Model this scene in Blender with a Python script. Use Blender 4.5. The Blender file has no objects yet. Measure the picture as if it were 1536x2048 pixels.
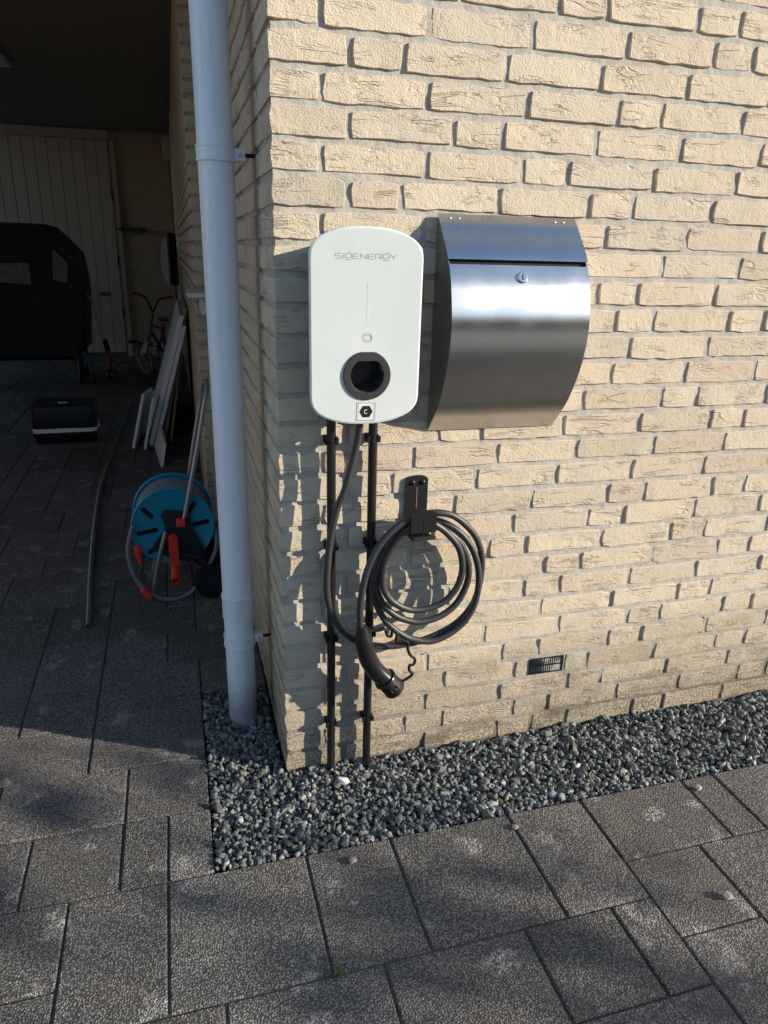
import bpy, math, random
import numpy as np
from mathutils import Vector, Matrix, noise, Euler

random.seed(7); rng = np.random.default_rng(11)
scene = bpy.context.scene
COL = scene.collection
PI = math.pi

# ------------------------------------------------------------------ camera
YAW, PITCH, ROLL = -0.285785395, -0.350253140, -0.027076782
CAM = Vector((-0.204654, -1.542674, 1.295518))
def rz(a): return Matrix.Rotation(a, 3, 'Z')
Rw = Matrix.Rotation(YAW, 3, 'Z') @ Matrix.Rotation(PITCH, 3, 'X') @ Matrix.Rotation(ROLL, 3, 'Y')
right, fwd, up = Rw.col[0], Rw.col[1], Rw.col[2]
cam_d = bpy.data.cameras.new('camera'); cam = bpy.data.objects.new('camera', cam_d); COL.objects.link(cam)
M = Matrix((right, up, -fwd)).transposed().to_4x4(); M.translation = CAM
cam.matrix_world = M
cam_d.sensor_fit = 'AUTO'; cam_d.sensor_width = 36.0; cam_d.lens = 1432.685 / 2048 * 36.0
cam_d.clip_start = 0.05; cam_d.clip_end = 2000
scene.camera = cam

# ------------------------------------------------------------------ sky, sun, exposure
SUN_EL = math.radians(18.0)
SUN_AZ = Vector((0.889, -0.457))                 # horizontal direction towards the sun
world = bpy.data.worlds.new('World'); scene.world = world; world.use_nodes = True
wn = world.node_tree; wn.nodes.clear()
sky = wn.nodes.new('ShaderNodeTexSky'); sky.sky_type = 'NISHITA'; sky.sun_disc = False
sky.sun_elevation = SUN_EL; sky.sun_rotation = math.atan2(SUN_AZ.x, SUN_AZ.y)
sky.altitude = 0; sky.air_density = 1.0; sky.dust_density = 0.15; sky.ozone_density = 2.0
bg = wn.nodes.new('ShaderNodeBackground'); bg.inputs['Strength'].default_value = 0.15
wo = wn.nodes.new('ShaderNodeOutputWorld')
wn.links.new(sky.outputs[0], bg.inputs[0]); wn.links.new(bg.outputs[0], wo.inputs[0])
sd = bpy.data.lights.new('sun', 'SUN'); sd.energy = 5.0; sd.angle = math.radians(0.53); sd.color = (1.0, 0.90, 0.745)
sun = bpy.data.objects.new('sun', sd); COL.objects.link(sun)
sdir = Vector((-SUN_AZ.x * math.cos(SUN_EL), -SUN_AZ.y * math.cos(SUN_EL), -math.sin(SUN_EL)))
sun.rotation_euler = sdir.to_track_quat('-Z', 'Y').to_euler(); sun.location = (6, -4, 5)
vs = scene.view_settings
vs.view_transform = 'Standard'; vs.look = 'None'; vs.gamma = 1.0; vs.use_curve_mapping = False
vs.exposure = 0.62

# ------------------------------------------------------------------ mesh helpers
class MB:
    def __init__(s): s.v = []; s.f = []
    def add(s, vs, fs):
        o = len(s.v); s.v += [tuple(v) for v in vs]; s.f += [tuple(i + o for i in f) for f in fs]; return s
    def box(s, lo, hi, m=None):
        (a, b, c), (d, e, f) = lo, hi
        vs = [(a,b,c),(d,b,c),(d,e,c),(a,e,c),(a,b,f),(d,b,f),(d,e,f),(a,e,f)]
        if m is not None: vs = [m @ Vector(v) for v in vs]
        return s.add(vs, [(3,2,1,0),(4,5,6,7),(0,1,5,4),(1,2,6,5),(2,3,7,6),(3,0,4,7)])
    def bbox(s, lo, hi, b, m=None):
        """box with chamfered edges along every side"""
        lo = Vector(lo); hi = Vector(hi); c = (lo + hi) / 2; h = (hi - lo) / 2
        vs = []; fs = []
        idx = {}
        for sx in (-1,1):
            for sy in (-1,1):
                for sz in (-1,1):
                    for k in range(3):
                        p = [sx*h.x, sy*h.y, sz*h.z]
                        for j in range(3):
                            if j != k: p[j] -= (sx,sy,sz)[j] * b
                        idx[(sx,sy,sz,k)] = len(vs); vs.append(Vector(p) + c)
        for sx in (-1,1):
            q = [idx[(sx,y,z,0)] for y,z in ((-1,-1),(1,-1),(1,1),(-1,1))]; fs.append(q if sx > 0 else q[::-1])
            q = [idx[(x,sx,z,1)] for x,z in ((-1,-1),(1,-1),(1,1),(-1,1))]; fs.append(q[::-1] if sx > 0 else q)
            q = [idx[(x,y,sx,2)] for x,y in ((-1,-1),(1,-1),(1,1),(-1,1))]; fs.append(q if sx > 0 else q[::-1])
        for a in (-1,1):
            for d in (-1,1):
                fs.append((idx[(a,d,-1,0)],idx[(a,d,1,0)],idx[(a,d,1,1)],idx[(a,d,-1,1)]))
                fs.append((idx[(a,-1,d,0)],idx[(a,1,d,0)],idx[(a,1,d,2)],idx[(a,-1,d,2)]))
                fs.append((idx[(-1,a,d,1)],idx[(1,a,d,1)],idx[(1,a,d,2)],idx[(-1,a,d,2)]))
        for sx in (-1,1):
            for sy in (-1,1):
                for sz in (-1,1): fs.append(tuple(idx[(sx,sy,sz,k)] for k in range(3)))
        if m is not None: vs = [m @ v for v in vs]
        return s.add(vs, fs)
    def tube(s, pts, r, n=10, caps=True, closed=False):
        pts = [Vector(p) for p in pts]; N = len(pts)
        rs = r if isinstance(r, (list, tuple)) else [r] * N
        tang = []
        for i in range(N):
            a = pts[(i-1) % N] if (closed or i > 0) else pts[i]
            b = pts[(i+1) % N] if (closed or i < N-1) else pts[i]
            t = (b - a); tang.append(t.normalized() if t.length > 1e-9 else Vector((0,0,1)))
        t0 = tang[0]; u = t0.orthogonal().normalized(); vs = []
        for i in range(N):
            t = tang[i]; u = (u - t * u.dot(t)).normalized(); w = t.cross(u)
            for k in range(n):
                a = 2*PI*k/n; vs.append(pts[i] + (u*math.cos(a) + w*math.sin(a)) * rs[i])
        fs = []
        for i in range(N if closed else N-1):
            j = (i+1) % N
            for k in range(n):
                l = (k+1) % n; fs.append((i*n+k, i*n+l, j*n+l, j*n+k))
        if caps and not closed:
            fs.append(tuple(range(n))[::-1]); fs.append(tuple((N-1)*n+k for k in range(n)))
        return s.add(vs, fs)
    def prism(s, outline, d0, d1, to3):
        """outline (a,b) list extruded from depth d0 to d1; to3(a,b,d)->xyz"""
        n = len(outline)
        vs = [to3(a,b,d0) for a,b in outline] + [to3(a,b,d1) for a,b in outline]
        fs = [tuple(range(n)), tuple(range(2*n-1, n-1, -1))]
        fs += [(i, n+i, n+(i+1)%n, (i+1)%n) for i in range(n)]
        return s.add(vs, fs)
    def rings(s, rings, cap0=True, cap1=True):
        n = len(rings[0]); vs = [v for r in rings for v in r]; fs = []
        for i in range(len(rings)-1):
            for k in range(n):
                l = (k+1) % n; fs.append((i*n+k, i*n+l, (i+1)*n+l, (i+1)*n+k))
        if cap0: fs.append(tuple(range(n))[::-1])
        if cap1: fs.append(tuple((len(rings)-1)*n+k for k in range(n)))
        return s.add(vs, fs)
    def lathe(s, prof, o, axis, n=24, caps=True):
        """prof: (radius, along) list around axis through o"""
        ax = Vector(axis).normalized(); u = ax.orthogonal().normalized(); w = ax.cross(u); o = Vector(o)
        return s.rings([[o + ax*h + (u*math.cos(2*PI*k/n) + w*math.sin(2*PI*k/n))*r for k in range(n)] for r, h in prof], caps, caps)
    def mesh(s, name, smooth=None):
        me = bpy.data.meshes.new(name); me.from_pydata(s.v, [], s.f); me.update()
        if smooth is not None:
            me.polygons.foreach_set('use_smooth', [True]*len(me.polygons))
            me.set_sharp_from_angle(angle=math.radians(smooth))
        return me
def recalc(me):
    import bmesh
    bm = bmesh.new(); bm.from_mesh(me); bmesh.ops.recalc_face_normals(bm, faces=bm.faces); bm.to_mesh(me); bm.free()
def obj(name, mb, mat, parent=None, smooth=35, origin=None):
    if isinstance(mb, MB):
        if origin is not None:
            o = Vector(origin); mb.v = [tuple(Vector(v) - o) for v in mb.v]
        me = mb.mesh(name, None); recalc(me)
        if smooth is not None:
            me.polygons.foreach_set('use_smooth', [True]*len(me.polygons)); me.set_sharp_from_angle(angle=math.radians(smooth))
        else: me.polygons.foreach_set('use_smooth', [False]*len(me.polygons))
    else: me = mb
    if mat is not None and not me.materials: me.materials.append(mat)
    o = bpy.data.objects.new(name, me); COL.objects.link(o)
    if origin is not None: o.location = origin
    if parent is not None:
        o.parent = parent
        o.matrix_parent_inverse = world_of(parent).inverted()
    return o
def world_of(o):
    m = Matrix.LocRotScale(o.location, o.rotation_euler, o.scale)
    if o.parent is not None: m = world_of(o.parent) @ o.matrix_parent_inverse @ m
    return m
def thing(name, label, cat, loc=(0,0,0), group=None):
    o = bpy.data.objects.new(name, None); COL.objects.link(o); o.location = loc; o.empty_display_size = 0.05
    o['label'] = label; o['category'] = cat
    if group: o['group'] = group
    return o
def tag(o, label, cat, group=None):
    o['label'] = label; o['category'] = cat
    if group: o['group'] = group
    return o
def spline(pts, sub=6, closed=False):
    pts = [Vector(p) for p in pts]; N = len(pts); out = []
    for i in range(N if closed else N-1):
        if closed: a,b,c,d = pts[i-1],pts[i],pts[(i+1)%N],pts[(i+2)%N]
        else: a,b,c,d = pts[max(i-1,0)],pts[i],pts[i+1],pts[min(i+2,N-1)]
        for k in range(sub):
            t = k/sub
            out.append(0.5*((2*b)+(c-a)*t+(2*a-5*b+4*c-d)*t*t+(3*b-a-3*c+d)*t*t*t))
    if not closed: out.append(pts[-1])
    return out
def circ(cx, cy, r, n=32, ry=None): return [(cx+r*math.cos(2*PI*k/n), cy+(ry or r)*math.sin(2*PI*k/n)) for k in range(n)]
def rrect(x0, x1, y0, y1, r, n=5):
    out = []
    for cx, cy, a in ((x1-r,y0+r,-90),(x1-r,y1-r,0),(x0+r,y1-r,90),(x0+r,y0+r,180)):
        for k in range(n+1):
            t = math.radians(a + 90*k/n); out.append((cx+r*math.cos(t), cy+r*math.sin(t)))
    return out
XZ = lambda a, b, d: (a, d, b)      # outline in x,z, depth along y

# ------------------------------------------------------------------ material helpers
class NT:
    def __init__(s, name):
        s.m = bpy.data.materials.new(name); s.m.use_nodes = True; s.t = s.m.node_tree
        s.b = s.t.nodes['Principled BSDF']; s.out = s.t.nodes['Material Output']
    def n(s, typ, **kw):
        nd = s.t.nodes.new(typ)
        for k, v in kw.items():
            if hasattr(nd, k): setattr(nd, k, v)
            else: nd.inputs[k].default_value = v
        return nd
    def l(s, a, b): s.t.links.new(a, b)
    def set(s, **kw):
        for k, v in kw.items():
            k = k.replace('_', ' ')
            s.b.inputs[k].default_value = v
    def pos(s): return s.n('ShaderNodeNewGeometry').outputs['Position']
    def objv(s): return s.n('ShaderNodeTexCoord').outputs['Object']
    def rnd(s): return s.n('ShaderNodeObjectInfo').outputs['Random']
    def math(s, op, a, b=None, c=None, clamp=False):
        nd = s.n('ShaderNodeMath', operation=op); nd.use_clamp = clamp
        for i, x in enumerate((a, b, c)):
            if x is None: continue
            if isinstance(x, (int, float)): nd.inputs[i].default_value = x
            else: s.l(x, nd.inputs[i])
        return nd.outputs[0]
    def vmul(s, v, vec):
        nd = s.n('ShaderNodeVectorMath', operation='MULTIPLY'); s.l(v, nd.inputs[0]); nd.inputs[1].default_value = vec; return nd.outputs[0]
    def vadd(s, v, w):
        nd = s.n('ShaderNodeVectorMath', operation='ADD'); s.l(v, nd.inputs[0]); s.l(w, nd.inputs[1]); return nd.outputs[0]
    def noise(s, v, scale, detail=3, rough=0.55, dist=0.0):
        nd = s.n('ShaderNodeTexNoise'); s.l(v, nd.inputs['Vector'])
        nd.inputs['Scale'].default_value = scale; nd.inputs['Detail'].default_value = detail
        nd.inputs['Roughness'].default_value = rough; nd.inputs['Distortion'].default_value = dist
        return nd.outputs['Fac']
    def voro(s, v, scale, feature='F1', out='Distance'):
        nd = s.n('ShaderNodeTexVoronoi', feature=feature); s.l(v, nd.inputs['Vector']); nd.inputs['Scale'].default_value = scale
        return nd.outputs[out]
    def ramp(s, fac, stops, interp='LINEAR'):
        nd = s.n('ShaderNodeValToRGB'); s.l(fac, nd.inputs[0]); cr = nd.color_ramp; cr.interpolation = interp
        while len(cr.elements) < len(stops): cr.elements.new(0.5)
        for e, (p, c) in zip(cr.elements, stops):
            e.position = p; e.color = (c, c, c, 1) if isinstance(c, (int, float)) else (*c, 1)
        return nd.outputs[0]
    def mix(s, fac, a, b, mode='MIX'):
        nd = s.n('ShaderNodeMix', data_type='RGBA', blend_type=mode)
        if isinstance(fac, (int, float)): nd.inputs[0].default_value = fac
        else: s.l(fac, nd.inputs[0])
        for i, x in ((6, a), (7, b)):
            if isinstance(x, tuple): nd.inputs[i].default_value = (*x, 1)
            else: s.l(x, nd.inputs[i])
        return nd.outputs[2]
    def bump(s, h, dist, strength=1.0, prev=None):
        nd = s.n('ShaderNodeBump'); nd.inputs['Strength'].default_value = strength; nd.inputs['Distance'].default_value = dist
        s.l(h, nd.inputs['Height'])
        if prev is not None: s.l(prev, nd.inputs['Normal'])
        return nd.outputs[0]
    def col(s, x):
        if isinstance(x, tuple): s.b.inputs['Base Color'].default_value = (*x, 1)
        else: s.l(x, s.b.inputs['Base Color'])
        return s
    def nrm(s, x): s.l(x, s.b.inputs['Normal']); return s
def plain(name, col, rough=0.5, metal=0.0, var=0.12, bump=0.0, bscale=300, spec=0.5):
    """simple surface with slight tone variation and grain"""
    k = NT(name); v = k.objv()
    n1 = k.noise(v, 9, 4); n2 = k.noise(v, 120, 2)
    f = k.math('ADD', k.math('MULTIPLY', n1, 0.7), k.math('MULTIPLY', n2, 0.3))
    c0 = tuple(x*(1-var) for x in col); c1 = tuple(min(1, x*(1+var)) for x in col)
    k.col(k.mix(f, c0, c1)); k.set(Roughness=rough, Metallic=metal); k.b.inputs['Specular IOR Level'].default_value = spec
    r = k.n('ShaderNodeMapRange'); k.l(n1, r.inputs[0]); r.inputs[3].default_value = max(0, rough-0.08); r.inputs[4].default_value = min(1, rough+0.08)
    k.l(r.outputs[0], k.b.inputs['Roughness'])
    if bump > 0: k.nrm(k.bump(k.noise(v, bscale, 3), bump, 1.0))
    return k.m

def m_brick(name, base, alt, pink, dirt=True):
    k = NT(name); o = k.objv(); r = k.rnd()
    r100 = k.math('MULTIPLY', r, 137.0)
    cv = k.n('ShaderNodeCombineXYZ'); k.l(r100, cv.inputs[0]); k.l(k.math('MULTIPLY', r, 61.0), cv.inputs[1]); k.l(k.math('MULTIPLY', r, 211.0), cv.inputs[2])
    v = k.vadd(o, cv.outputs[0])
    # long creases and folds of a hand-moulded face
    vs_ = k.vmul(v, (7, 7, 42))
    n = k.noise(vs_, 1.0, 4, 0.55, 0.7)
    ridge = k.math('SUBTRACT', 1.0, k.math('DIVIDE', k.math('ABSOLUTE', k.math('SUBTRACT', n, 0.5)), 0.040, clamp=True))
    mask = k.ramp(k.noise(k.vmul(v, (9, 9, 20)), 1.0, 2), [(0.50, 0.0), (0.62, 1.0)])
    crease = k.math('MULTIPLY', ridge, mask)
    n2 = k.noise(k.vmul(v, (24, 24, 70)), 1.0, 3, 0.6, 1.2)
    ridge2 = k.math('SUBTRACT', 1.0, k.math('DIVIDE', k.math('ABSOLUTE', k.math('SUBTRACT', n2, 0.5)), 0.05, clamp=True))
    mask2 = k.ramp(k.noise(k.vmul(v, (14, 14, 30)), 1.0, 2), [(0.56, 0.0), (0.68, 1.0)])
    crease2 = k.math('MULTIPLY', ridge2, mask2)
    grain = k.noise(v, 330, 3, 0.65); lump = k.noise(v, 70, 3)
    pits = k.ramp(k.voro(v, 95), [(0.02, 0.0), (0.16, 1.0)])
    h = k.math('ADD', k.math('MULTIPLY', grain, 0.58), k.math('MULTIPLY', lump, 0.50))
    h = k.math('SUBTRACT', h, k.math('MULTIPLY', crease, 0.62))
    h = k.math('SUBTRACT', h, k.math('MULTIPLY', crease2, 0.42))
    h = k.math('ADD', h, k.math('MULTIPLY', pits, 0.10))
    k.nrm(k.bump(h, 0.0042, 1.0))
    big = k.noise(v, 9, 4)
    t = k.math('ADD', k.math('MULTIPLY', big, 0.6), k.math('MULTIPLY', r, 0.55))
    c = k.ramp(t, [(0.30, alt), (0.55, base), (0.86, pink)])
    r2 = k.math('FRACT', k.math('MULTIPLY', r, 37.31))
    c = k.mix(1.0, c, k.ramp(r2, [(0.0, 0.86), (0.25, 0.97), (1.0, 1.05)]), 'MULTIPLY')
    c = k.mix(k.ramp(k.noise(v, 22, 4, 0.6), [(0.54, 0.0), (0.74, 0.20)]), c, (0.44, 0.38, 0.30))
    c = k.mix(k.ramp(grain, [(0.35, 0.0), (0.7, 0.22)]), c, tuple(min(1, x*1.12) for x in base))
    sp = k.ramp(k.noise(v, 260, 2), [(0.66, 0.0), (0.74, 1.0)])
    c = k.mix(k.math('MULTIPLY', sp, 0.35), c, (0.20, 0.15, 0.10))
    c = k.mix(k.math('MULTIPLY', crease, 0.16), c, (0.28, 0.22, 0.15))
    if dirt:
        p = k.pos(); sx = k.n('ShaderNodeSeparateXYZ'); k.l(p, sx.inputs[0])
        dn = k.noise(k.vmul(p, (5, 5, 9)), 1.0, 4, 0.6)
        zz = k.math('ADD', sx.outputs[2], k.math('MULTIPLY', k.math('SUBTRACT', dn, 0.5), 0.34))
        d = k.ramp(zz, [(0.03, 0.95), (0.13, 0.60), (0.40, 0.0)])
        spk = k.ramp(k.noise(p, 190, 3, 0.7), [(0.40, 0.25), (0.62, 1.0)])
        c = k.mix(k.math('MULTIPLY', d, spk), c, (0.105, 0.088, 0.062))
        bl = k.math('MULTIPLY', k.ramp(k.noise(k.vmul(p, (4, 4, 11)), 1.0, 4, 0.65), [(0.52, 0.0), (0.66, 1.0)]), k.ramp(sx.outputs[2], [(0.05, 0.75), (0.34, 0.0)]))
        c = k.mix(bl, c, (0.13, 0.115, 0.085))
    k.col(c); k.set(Roughness=0.92); k.b.inputs['Specular IOR Level'].default_value = 0.25
    return k.m
def m_mortar(name, col):
    k = NT(name); p = k.pos()
    g = k.noise(p, 380, 3, 0.7); l = k.noise(p, 45, 4)
    k.nrm(k.bump(k.math('ADD', k.math('MULTIPLY', g, 0.4), k.math('MULTIPLY', l, 0.8)), 0.0048, 1.0))
    c = k.mix(l, tuple(x*0.72 for x in col), tuple(min(1, x*1.22) for x in col))
    c = k.mix(k.ramp(g, [(0.55, 0.0), (0.75, 0.5)]), c, tuple(x*0.6 for x in col))
    sx = k.n('ShaderNodeSeparateXYZ'); k.l(p, sx.inputs[0])
    dn = k.noise(k.vmul(p, (5, 5, 9)), 1.0, 4, 0.6)
    zz = k.math('ADD', sx.outputs[2], k.math('MULTIPLY', k.math('SUBTRACT', dn, 0.5), 0.34))
    c = k.mix(k.ramp(zz, [(0.02, 0.8), (0.12, 0.4), (0.34, 0.0)]), c, (0.10, 0.085, 0.06))
    k.col(c); k.set(Roughness=0.95); k.b.inputs['Specular IOR Level'].default_value = 0.2
    return k.m
def m_paver(name):
    k = NT(name); p = k.pos(); r = k.rnd()
    d = k.voro(p, 225); d2 = k.voro(p, 400)
    stone = k.ramp(d, [(0.12, 1.0), (0.62, 0.0)])
    stone2 = k.ramp(d2, [(0.15, 1.0), (0.6, 0.0)])
    n1 = k.noise(p, 5.5, 5, 0.6); n2 = k.noise(p, 260, 2)
    h = k.math('ADD', k.math('MULTIPLY', stone, 0.75), k.math('MULTIPLY', stone2, 0.35))
    k.nrm(k.bump(h, 0.0062, 1.0))
    cell = k.voro(p, 225, out='Color')
    sp = k.n('ShaderNodeSeparateColor'); k.l(cell, sp.inputs[0])
    tone = k.math('ADD', k.math('MULTIPLY', sp.outputs[0], 0.42), k.math('MULTIPLY', n1, 0.55))
    c = k.ramp(tone, [(0.12, (0.12, 0.114, 0.106)), (0.55, (0.285, 0.270, 0.253)), (0.93, (0.62, 0.595, 0.56))])
    warm = k.mix(k.math('MULTIPLY', r, 0.6), c, (0.20, 0.155, 0.13), 'MIX')
    c = k.mix(0.45, c, warm)
    c = k.mix(k.ramp(stone, [(0.0, 0.75), (0.45, 0.0)]), c, (0.022, 0.020, 0.018))
    rv = k.math('FRACT', k.math('MULTIPLY', r, 53.7))
    c = k.mix(1.0, c, k.ramp(rv, [(0.0, 0.78), (1.0, 1.15)]), 'MULTIPLY')
    # pale lichen / mortar specks with their own shapes
    li = k.ramp(k.noise(p, 10.0, 3, 0.5), [(0.61, 0.0), (0.67, 1.0)])
    li = k.math('MULTIPLY', li, k.ramp(k.noise(p, 150, 3, 0.7), [(0.46, 0.0), (0.60, 0.85)]))
    c = k.mix(li, c, (0.62, 0.60, 0.55))
    st = k.ramp(k.noise(p, 3.2, 4, 0.6), [(0.56, 0.0), (0.75, 0.5)])
    c = k.mix(st, c, (0.27, 0.225, 0.18))
    k.col(c); k.set(Roughness=0.8); k.b.inputs['Specular IOR Level'].default_value = 0.4
    return k.m
def m_steel(name, col=(0.56, 0.55, 0.535), rough=0.25):
    k = NT(name); o = k.objv()
    s1 = k.noise(k.vmul(o, (900, 30, 30)), 1.0, 2); s2 = k.noise(o, 14, 4)
    k.col(k.mix(s1, tuple(x*0.93 for x in col), tuple(min(1, x*1.06) for x in col)))
    k.set(Metallic=1.0, Roughness=rough, Anisotropic=0.62)
    t = k.n('ShaderNodeCombineXYZ'); t.inputs[0].default_value = 1.0
    k.l(t.outputs[0], k.b.inputs['Tangent'])
    r = k.n('ShaderNodeMapRange'); k.l(s2, r.inputs[0]); r.inputs[3].default_value = rough-0.05; r.inputs[4].default_value = rough+0.07
    k.l(r.outputs[0], k.b.inputs['Roughness'])
    # fine scuffs low on the door
    sc = k.ramp(k.noise(o, 210, 2), [(0.72, 0.0), (0.76, 1.0)])
    mk = k.ramp(k.noise(k.vmul(o, (14, 14, 26)), 1.0, 3), [(0.60, 0.0), (0.68, 1.0)])
    k.nrm(k.bump(k.math('ADD', k.math('MULTIPLY', k.math('MULTIPLY', sc, mk), 1.0), k.math('MULTIPLY', s1, 0.08)), 0.00012, 0.35))
    return k.m
def m_gravel(name):
    k = NT(name); a = k.n('ShaderNodeAttribute', attribute_name='tone'); o = k.pos()
    n1 = k.noise(o, 240, 3)
    c = k.mix(1.0, a.outputs['Color'], k.ramp(n1, [(0.3, 0.75), (0.7, 1.2)]), 'MULTIPLY')
    k.col(c); k.set(Roughness=0.7); k.b.inputs['Specular IOR Level'].default_value = 0.4
    k.nrm(k.bump(n1, 0.0015, 1.0))
    return k.m
def m_leaf(name, c0, c1):
    k = NT(name); o = k.pos()
    k.col(k.mix(k.noise(o, 3, 3), c0, c1)); k.set(Roughness=0.6)
    return k.m

BRICK = m_brick('pale_brick', (0.655, 0.547, 0.402), (0.585, 0.503, 0.388), (0.63, 0.50, 0.38))
BRICK_IN = m_brick('inner_brick', (0.56, 0.37, 0.25), (0.48, 0.34, 0.23), (0.50, 0.29, 0.20), dirt=False)
MORTAR = m_mortar('mortar', (0.49, 0.455, 0.395))
PAVER = m_paver('paver_concrete')
STEEL = m_steel('brushed_steel')
STEEL_SHADED = m_steel('brushed_steel_shaded', (0.42, 0.41, 0.40), 0.4)  # darker copy of the steel, side shade put into its colour
CHROME = plain('chrome', (0.62, 0.62, 0.63), 0.22, 1.0, 0.05)
GRAVEL = m_gravel('gravel_stone')
SOIL = plain('soil', (0.035, 0.032, 0.028), 0.95, 0, 0.3, 0.003, 90)
ZINC = plain('grey_pvc', (0.76, 0.80, 0.86), 0.38, 0, 0.03)
BLACK = plain('black_plastic', (0.012, 0.012, 0.013), 0.26, 0, 0.2)
BLACKM = plain('black_matt', (0.007, 0.007, 0.007), 0.6, 0, 0.2, spec=0.3)
RUBBER = plain('cable_rubber', (0.034, 0.034, 0.036), 0.46, 0, 0.12, 0.0003, 200)
DARKG = plain('dark_grey_plastic', (0.034, 0.034, 0.034), 0.42, 0, 0.08)
PRINT = plain('grey_print', (0.27, 0.28, 0.28), 0.4, 0, 0.05)
WHITEP = plain('white_paint', (0.62, 0.62, 0.60), 0.4, 0, 0.06)
def m_glass_white():
    k = NT('white_glass'); k.col(k.mix(k.ramp(k.noise(k.pos(), 7, 4, 0.6), [(0.3, 0.0), (0.7, 1.0)]), (0.585, 0.63, 0.615), (0.66, 0.69, 0.67))); k.set(Roughness=0.22, Coat_Weight=1.0, Coat_Roughness=0.03); return k.m
GLASSW = m_glass_white()
def m_sand():
    k = NT('joint_sand'); p = k.pos(); n1 = k.noise(p, 6, 4); n2 = k.noise(p, 160, 3)
    c = k.mix(n2, (0.045, 0.040, 0.034), (0.13, 0.118, 0.10)); c = k.mix(k.ramp(n1, [(0.52, 0.0), (0.66, 0.75)]), c, (0.10, 0.105, 0.04))
    k.col(c); k.set(Roughness=0.95); k.nrm(k.bump(n2, 0.004, 1.0)); return k.m
SAND = m_sand()
def m_pipe():
    k = NT('grey_downpipe'); p = k.pos(); sx = k.n('ShaderNodeSeparateXYZ'); k.l(p, sx.inputs[0])
    st = k.ramp(k.noise(k.vmul(p, (70, 70, 2.2)), 1.0, 4, 0.6), [(0.50, 0.0), (0.78, 0.30)])
    c = k.mix(st, (0.78, 0.82, 0.88), (0.50, 0.50, 0.48))
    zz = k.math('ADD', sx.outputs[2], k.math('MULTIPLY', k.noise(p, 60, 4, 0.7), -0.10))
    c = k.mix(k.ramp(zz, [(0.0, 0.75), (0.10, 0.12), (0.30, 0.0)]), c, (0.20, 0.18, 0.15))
    sc = k.ramp(k.noise(k.vmul(p, (160, 160, 30)), 1.0, 2), [(0.70, 0.0), (0.76, 0.35)])
    c = k.mix(sc, c, (0.42, 0.43, 0.44))
    k.col(c); k.l(k.ramp(k.noise(p, 12, 3), [(0.3, 0.34), (0.7, 0.52)]), k.b.inputs['Roughness']); return k.m
PIPE = m_pipe()
RIM = plain('pale_rim', (0.60, 0.66, 0.64), 0.18, 0, 0.02)

# ------------------------------------------------------------------ house walls
CO = 0.0625; BH = 0.0505; J = 0.0115; SM = 0.2187; HM = 0.1093
ROWS = {-2:[.96],-1:[.377,.589,.698,.916],0:[.1,.314,.534,.753,.972,1.074],1:[.155,.265,.483,.702,.916],2:[.099,.316,.536,.751,.86,1.074],
3:[.159,.376,.485,.706,.923,1.137],4:[.1,.32,.537,.645,.863,1.084],5:[.158,.267,.487,.706,.818,1.033],6:[.1,.759,.973,1.188],7:[.919,1.137],
8:[.753,.862,1.081],9:[.813,.917,1.136,1.243],10:[.86,1.084],11:[.819,1.032,1.245],12:[.75,.973,1.08,1.297],13:[.376,.485,.702,.921,1.135,1.24],
14:[.316,.531,.747,.972,1.193],15:[.264,.48,.699,.918,1.14],16:[.311,.427,.636,.856,.966,1.182,1.286],17:[.591,.806,.916,1.134,1.351],
18:[.318,.529,.634,.855,1.072,1.181,1.394],19:[.694,.801,1.023,1.237,1.347],20:[.639,.747,.96,1.179,1.399],21:[.481,.695,.915,1.13,1.24],
22:[.536,.758,.974,1.083,1.296,1.401],23:[.377,.593,.702,.922,1.032,1.25,1.468],24:[.428,.637,.681,.789,.862,1.084,1.297],
25:[.596,.809,.916,1.138,1.356],26:[.429,.643,.753,.978,1.192,1.408,1.516],27:[.707,.819,1.04,1.149,1.362],-3:[],-4:[]}
def row_joints(k, xmax):
    first = 0.1 if k % 2 == 0 else 0.156
    js = [first] + [j for j in ROWS[k] if j > first + 0.03]
    out = [js[0]]
    rr = random.Random(k*17+3)
    for j in js[1:]:
        gap = j - out[-1]
        if gap > 0.25:
            ns = int(gap / SM + 0.12); rem = gap - ns*SM
            seq = ['s']*ns + (['h'] if rem > 0.07 else [])
            rr.shuffle(seq); tot = sum(SM if q == 's' else HM for q in seq); sc = gap / tot; x = out[-1]
            for q in seq[:-1]:
                x += (SM if q == 's' else HM) * sc; out.append(x)
        out.append(j)
    while out[-1] < xmax:
        out.append(out[-1] + (HM if rr.random() < 0.25 else SM))
    return out
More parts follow.
